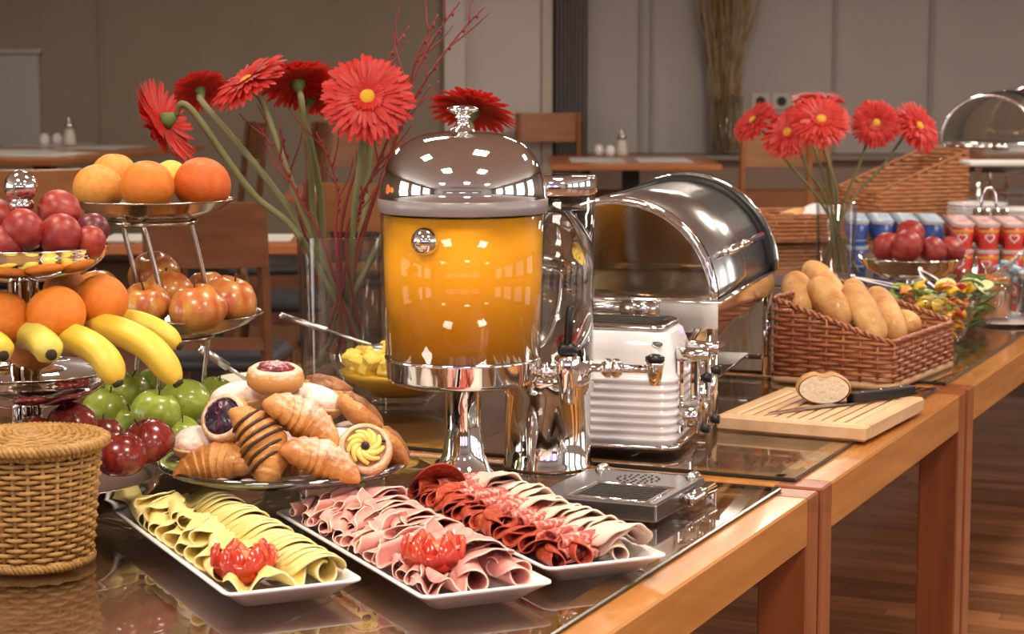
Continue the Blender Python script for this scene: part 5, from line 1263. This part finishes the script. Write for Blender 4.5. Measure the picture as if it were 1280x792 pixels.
# jam glasses on a saucer
def jam(c, r, h, m_, label):
    t = thing('jam_glass', label, 'jar', (c[0], c[1], TZ + .008), 0, 'glass jam pots')
    ob('glass', lathe([(0, 0), (r * .9, 0), (r, .006), (r, h), (r - .003, h), (r - .003, .008), (0, .008)], 32), glass, t)
    ob('jam', lathe([(0, .0085), (r - .0045, .0085), (r - .0045, h * .86), (r * .6, h * .90), (0, h * .91)], 32), m_, t)
jm = M('orange jam', (.42, .10, .015), .25, c2=(.55, .20, .03), ns=45, nd=4, sss=.2); jd = M('dark cherry jam', (.06, .006, .01), .2)
p = at(1231, 401, TZ); jam(p, .064, .115, jm, 'wide glass pot of orange jam'); tongs(ad(1275, 318, p.y - .06), Vector((p.x + .01, p.y, TZ + .10)), 'steel spoon tongs standing in the orange jam')
p2 = at(1302, 398, TZ); jam(p2, .062, .105, jd, 'glass pot of dark jam at the right photo edge')
o = ob('saucer', lathe([(0, 0), (.07, 0), (.125, .006), (.13, .0085), (.125, .0085), (.07, .004), (0, .004)], 40), white_ceramic, loc=(p.x + .045, p.y, TZ)); tag(o, 'white saucer under the jam pots', 'saucer')
p3 = at(1262, 372, TZ); p3 = Vector((1.33, 5.5, TZ))
t = thing('butter_dish', 'round glass dish of blue wrapped butter portions at the right edge', 'dish', p3)
ob('dish', lathe([(0, 0), (.05, 0), (.085, .09), (.082, .09), (.047, .006), (0, .006)], 30), glass, t)
bw_ = M('blue foil wrapper', (.12, .36, .60), .3, c2=(.60, .72, .78), ns=70, nd=2)
for i in range(14):
    a = R.uniform(0, 6.28); q = .052 * math.sqrt(R.random()); o = ob('butter_portion', box(-.016, .016, -.011, .011, -.005, .005, .002), bw_, smooth=False, loc=(p3.x + q * math.cos(a), p3.y + q * math.sin(a), TZ + .05 + .011 * (i // 3)), rot=(R.uniform(-.4, .4), R.uniform(-.4, .4), R.uniform(0, 3)))
    tag(o, 'blue wrapped butter portion in the round dish at the right edge', 'butter', 'butter portions')

# ============================================================ PEACH TRAY
pz = ad(1138, 322, 5.55)
t = thing('peach_tray', 'chrome footed bowl with five peaches behind the bread', 'bowl', (pz.x, pz.y, TZ)); hh = pz.z - TZ
ob('bowl', xf(tray_geo(.143, .055, .5), (0, 0, hh - .055)), chrome, t); ob('foot', lathe([(0, 0), (.07, 0), (.06, .006), (.02, .014), (.018, hh - .056), (.05, hh - .054), (0, hh - .054)], 28), chrome, t)
for x, y, d, Y, l in ((1110, 309, 40, 5.50, 'peach at the left of the footed bowl'), (1133, 308, 42, 5.45, 'peach in front of the footed bowl'), (1138, 293, 38, 5.58, 'peach on top of the others in the footed bowl'), (1166, 313, 36, 5.47, 'right hand peach of the front row'), (1190, 312, 34, 5.52, 'peach at the right end of the footed bowl')):
    fruit('nectarine', ad(x, y, Y), d / 2 / ppm(Y), l, (R.uniform(.4, 1.2), R.uniform(-.6, .6), R.uniform(0, 6)), plum_m, 'peaches in the footed bowl')

# ============================================================ YOGURT CUPS
blue_m = M('blue cup print', (.015, .045, .22), .35, c2=(.04, .09, .32), ns=30); red_m = M('red cup print', (.50, .03, .03), .35, c2=(.58, .06, .045), ns=20)
foil_b = M('blue white foil', (.22, .42, .62), .3, c2=(.62, .72, .78), ns=40, nd=2, rnd=.12); foil_r = M('pink white foil', (.62, .22, .22), .3, c2=(.78, .66, .64), ns=30, nd=2, rnd=.12)
cupw = M('white cup plastic', (.72, .72, .72), .4); yel_m = M('yellow print', (.70, .42, .06), .4)
CUP = mesh(lathe([(0, 0), (.024, 0), (.026, .004), (.0315, .066), (0, .066)], 24), blue_m, name='cup_body'); CUPR = mesh(lathe([(0, 0), (.024, 0), (.026, .004), (.0315, .066), (0, .066)], 24), red_m, name='cup_body')
RIM = mesh(lathe([(.0316, .0665), (.0325, .068), (.034, .0735), (.0345, .0755), (0, .0755)], 24), cupw, name='cup_rim')
FB = mesh(lathe([(0, .0756), (.0355, .0756), (.0358, .0768), (0, .0772)], 24), foil_b, name='foil_lid'); FR = mesh(lathe([(0, .0756), (.0355, .0756), (.0358, .0768), (0, .0772)], 24), foil_r, name='foil_lid')
def heart(s, off):
    P = []
    for i in range(22):
        a = 2 * PI * i / 22; P.append((s * 16 * math.sin(a) ** 3 / 17, s * (13 * math.cos(a) - 5 * math.cos(2 * a) - 2 * math.cos(3 * a) - math.cos(4 * a)) / 17))
    V = []; rr_ = lambda z: .0262 + .0055 * (z / .066)
    for x, z in P:
        zz = .036 + z; a = x / rr_(zz); V.append(((rr_(zz) + off) * math.sin(a), -(rr_(zz) + off) * math.cos(a), zz))
    V.append((0, -(rr_(.036) + off), .036)); n = 22
    return (V, [(n, (i + 1) % n, i) for i in range(n)])
H1, H2 = mesh(heart(.0165, .0006), cupw, name='heart_print'), mesh(heart(.0105, .0010), red_m, name='heart_print')
BAND = mesh(lathe([(.0306, .052), (.0313, .059)], 24), yel_m, name='yellow_band')
WB = mesh(lathe([(.0278, .016), (.0280, .018)], 24), cupw, name='white_line')
def cup(kind, p, rz, label, group):
    t = thing('yogurt_cup', label, 'yogurt cup', p, rz, group)
    link('cup_body', CUP if kind == 'b' else CUPR, t); link('cup_rim', RIM, t); link('foil_lid', FB if kind == 'b' else FR, t)
    if kind == 'b': link('white_line', WB, t)
    else: link('yellow_band', BAND, t); link('heart_print', H1, t); link('heart_print', H2, t)
    return t
gx = Vector((math.cos(-.12), math.sin(-.12), 0)); gy = Vector((-gx.y, gx.x, 0)); g0 = ad(1072, 310, 6.25); g0.z = TZ
for r_ in range(5):
    for c_ in range(4):
        for l_ in (0, 1):
            if l_ == 0 and r_ > 0: continue
            cup('b', g0 + gx * .074 * c_ + gy * .073 * r_ + Vector((0, 0, l_ * .0774)), -.1 + R.uniform(-.6, .6), '%s blue yogurt cup from the left in the %s row, %s layer' % (ORD[c_], ('front', 'second', 'third', 'fourth', 'back')[r_], ('bottom', 'top')[l_]), 'blue yogurt cups')
    for c_ in range(6):
        for l_ in (0, 1):
            if l_ == 0 and r_ > 0: continue
            cup('r', g0 + gx * (.074 * (c_ + 4) + .006) + gy * (.073 * r_ - .09) + Vector((0, 0, l_ * .0774)), -.2 + R.uniform(-.35, .35), '%s red yogurt cup from the left in the %s row, %s layer' % (ORD[c_], ('front', 'second', 'third', 'fourth', 'back')[r_], ('bottom', 'top')[l_]), 'red yogurt cups')

# ============================================================ RIGHT VASE WITH GERBERAS
rv = at(1045, 337, TZ); rv = Vector((rv.x - .02, 5.95, TZ)); rv.x = ad(1045, 300, 5.95).x
t = thing('flower_vase', 'small clear glass vase with coral gerberas beside the yogurt', 'vase', rv, 0, 'glass flower vases')
rvh = ad(1045, 254, 5.95).z - TZ
ob('body', vase_geo(.055, .058, rvh, .004, .02), vase_glass, t)
def rp(x, y, dy=0.0): return ad(x, y, 5.95 + dy)
for i, ((hx0, hy0), dy, nr, rpx, rx, lab, mt) in enumerate((
    ((942, 151), -.02, (-.65, -.35, .65), 33, 1027, 'coral gerbera farthest left in the small vase', petal_p), ((985, 166), -.10, (-.45, -.65, .45), 36, 1033, 'coral gerbera low at the left of the small vase', petal_p),
    ((1006, 138), .05, (-.2, .2, .9), 36, 1038, 'red gerbera at the back left of the small vase', petal_m), ((1023, 124), .08, (0, -.1, 1), 36, 1043, 'topmost red gerbera of the small vase', petal_m),
    ((1026, 150), -.12, (.05, -.75, .6), 40, 1046, 'coral gerbera facing front in the small vase', petal_p), ((1095, 154), -.05, (.05, -.92, .25), 32, 1055, 'red gerbera with yellow eye at the right of the small vase', petal_m),
    ((1148, 158), .0, (.52, -.62, .42), 36, 1062, 'bright red gerbera farthest right in the small vase', petal_m))):
    fa = PI + i * .9 if i % 2 else i * .7
    ft_ = Vector((rv.x + .03 * math.cos(fa) - (rx - 1045) / ppm(5.95) * .9, rv.y + .02 * math.sin(fa), TZ + .025))
    gerbera(rp(hx0, hy0, dy), nr, rpx / ppm(5.95 + dy), [rp(rx, 254, dy * .2).lerp(rp(hx0, hy0, dy), .45), rp(rx, 254, dy * .2), ft_], lab, mt, .0042)

# ============================================================ FAR END OF THE BUFFET
buffet_table(7.62, 9.9, 'last honey wood buffet table at the far right end')
slant_basket(Vector((1.57, 8.35, TZ)), math.radians(24), .21, .15, .28, .13, 'light brown slanted wicker basket behind the yogurt cups', M('amber willow', (.36, .14, .05), .5, c2=(.46, .20, .08), ns=30, rnd=.15), n=120, dz=.016, r=.0075, trim=False)
slant_basket(Vector((1.02, 7.35, TZ)), math.radians(8), .17, .15, .10, .10, 'low wicker basket lined with a napkin behind the small vase', M('amber willow', (.36, .14, .05), .5), n=96, dz=.014, r=.0065, trim=False)
nv, nf = [], []
for i in range(13):
    for j in range(9):
        x, y = -.11 + .22 * i / 12, -.09 + .18 * j / 8; nv.append((x, y, .095 + .03 * math.exp(-((x - .02) ** 2 + y * y) / .004) + .010 * math.sin(30 * x + 20 * y)))
for i in range(12):
    for j in range(8): a = i * 9 + j; nf.append((a, a + 9, a + 10, a + 1))
o = ob('napkin', (nv, nf), M('white napkin', (.72, .72, .74), .9), loc=(1.05, 7.35, TZ)); tag(o, 'white napkin lying in the low wicker basket', 'napkin')
for i in range(5):
    baguette((.92 + i * .035, 7.24 + .04 * i, TZ + .075), (1.10 + i * .03, 7.44 + .02 * i, TZ + .085), .03, ('first', 'second', 'third', 'fourth', 'fifth')[i] + ' bread roll under the napkin from the left', 'rolls in the low basket')
def plate_stack(c, n, label_k, r=.11):
    for i in range(n):
        o = ob('plate', None, None) if 0 else link('plate', shared('far_plate%.2f' % r, lathe([(0, 0), (r * .6, 0), (r, .014), (r, .017), (r * .6, .004), (0, .004)], 32), white_ceramic), None, (c[0], c[1], TZ + i * .0125))
        tag(o, ORD[i] + ' white plate from the bottom of the ' + label_k, 'plate', 'plates in the ' + label_k)
plate_stack(ad(1222, 250, 7.6), 9, 'left plate stack at the far end'); plate_stack(ad(1276, 250, 7.3), 9, 'right plate stack at the far end')
cp = ad(1238, 240, 7.1)
t = thing('condiment_caddy', 'small steel caddy with loop handle by the plate stacks', 'caddy', (cp.x, cp.y, TZ))
ob('tray', box(-.07, .07, -.04, .04, .0, .01, .003), chrome2, t, False)
for x in (-.045, -.015, .02, .05): ob('holder', xf(cyl(.013, .01, .13, 14), (x, 0, 0)), chrome2, t)
ob('loop_handle', tube(smooth_path([(-.02, .02, .01), (-.024, .02, .16), (0, .02, .20), (.024, .02, .16), (.02, .02, .01)], 5), .005, 8), chrome, t)
# white shelf rack with posts in front of the far chafing dish
rk = ad(1232, 260, 7.9)
t = thing('glass_rack', 'low glass shelf on chrome posts before the far chafing dish', 'rack', (rk.x, rk.y, TZ))
for x in (-.03, .18): ob('post', rod((x, 0, 0), (x, 0, .24), .010), chrome, t)
ob('shelf', box(-.08, .24, -.08, .10, .24, .256, .003), M('white shelf', (.70, .70, .70), .4), t, False)
chafer((1.93, 8.45, TZ), math.radians(-22), 'far roll top chafing dish with oval mirror hood at the right edge', .20, .5, .30)
chafer((2.28, 9.1, TZ), math.radians(-22), 'farthest chafing dish partly hidden behind the other far one', .20, .5, .33)
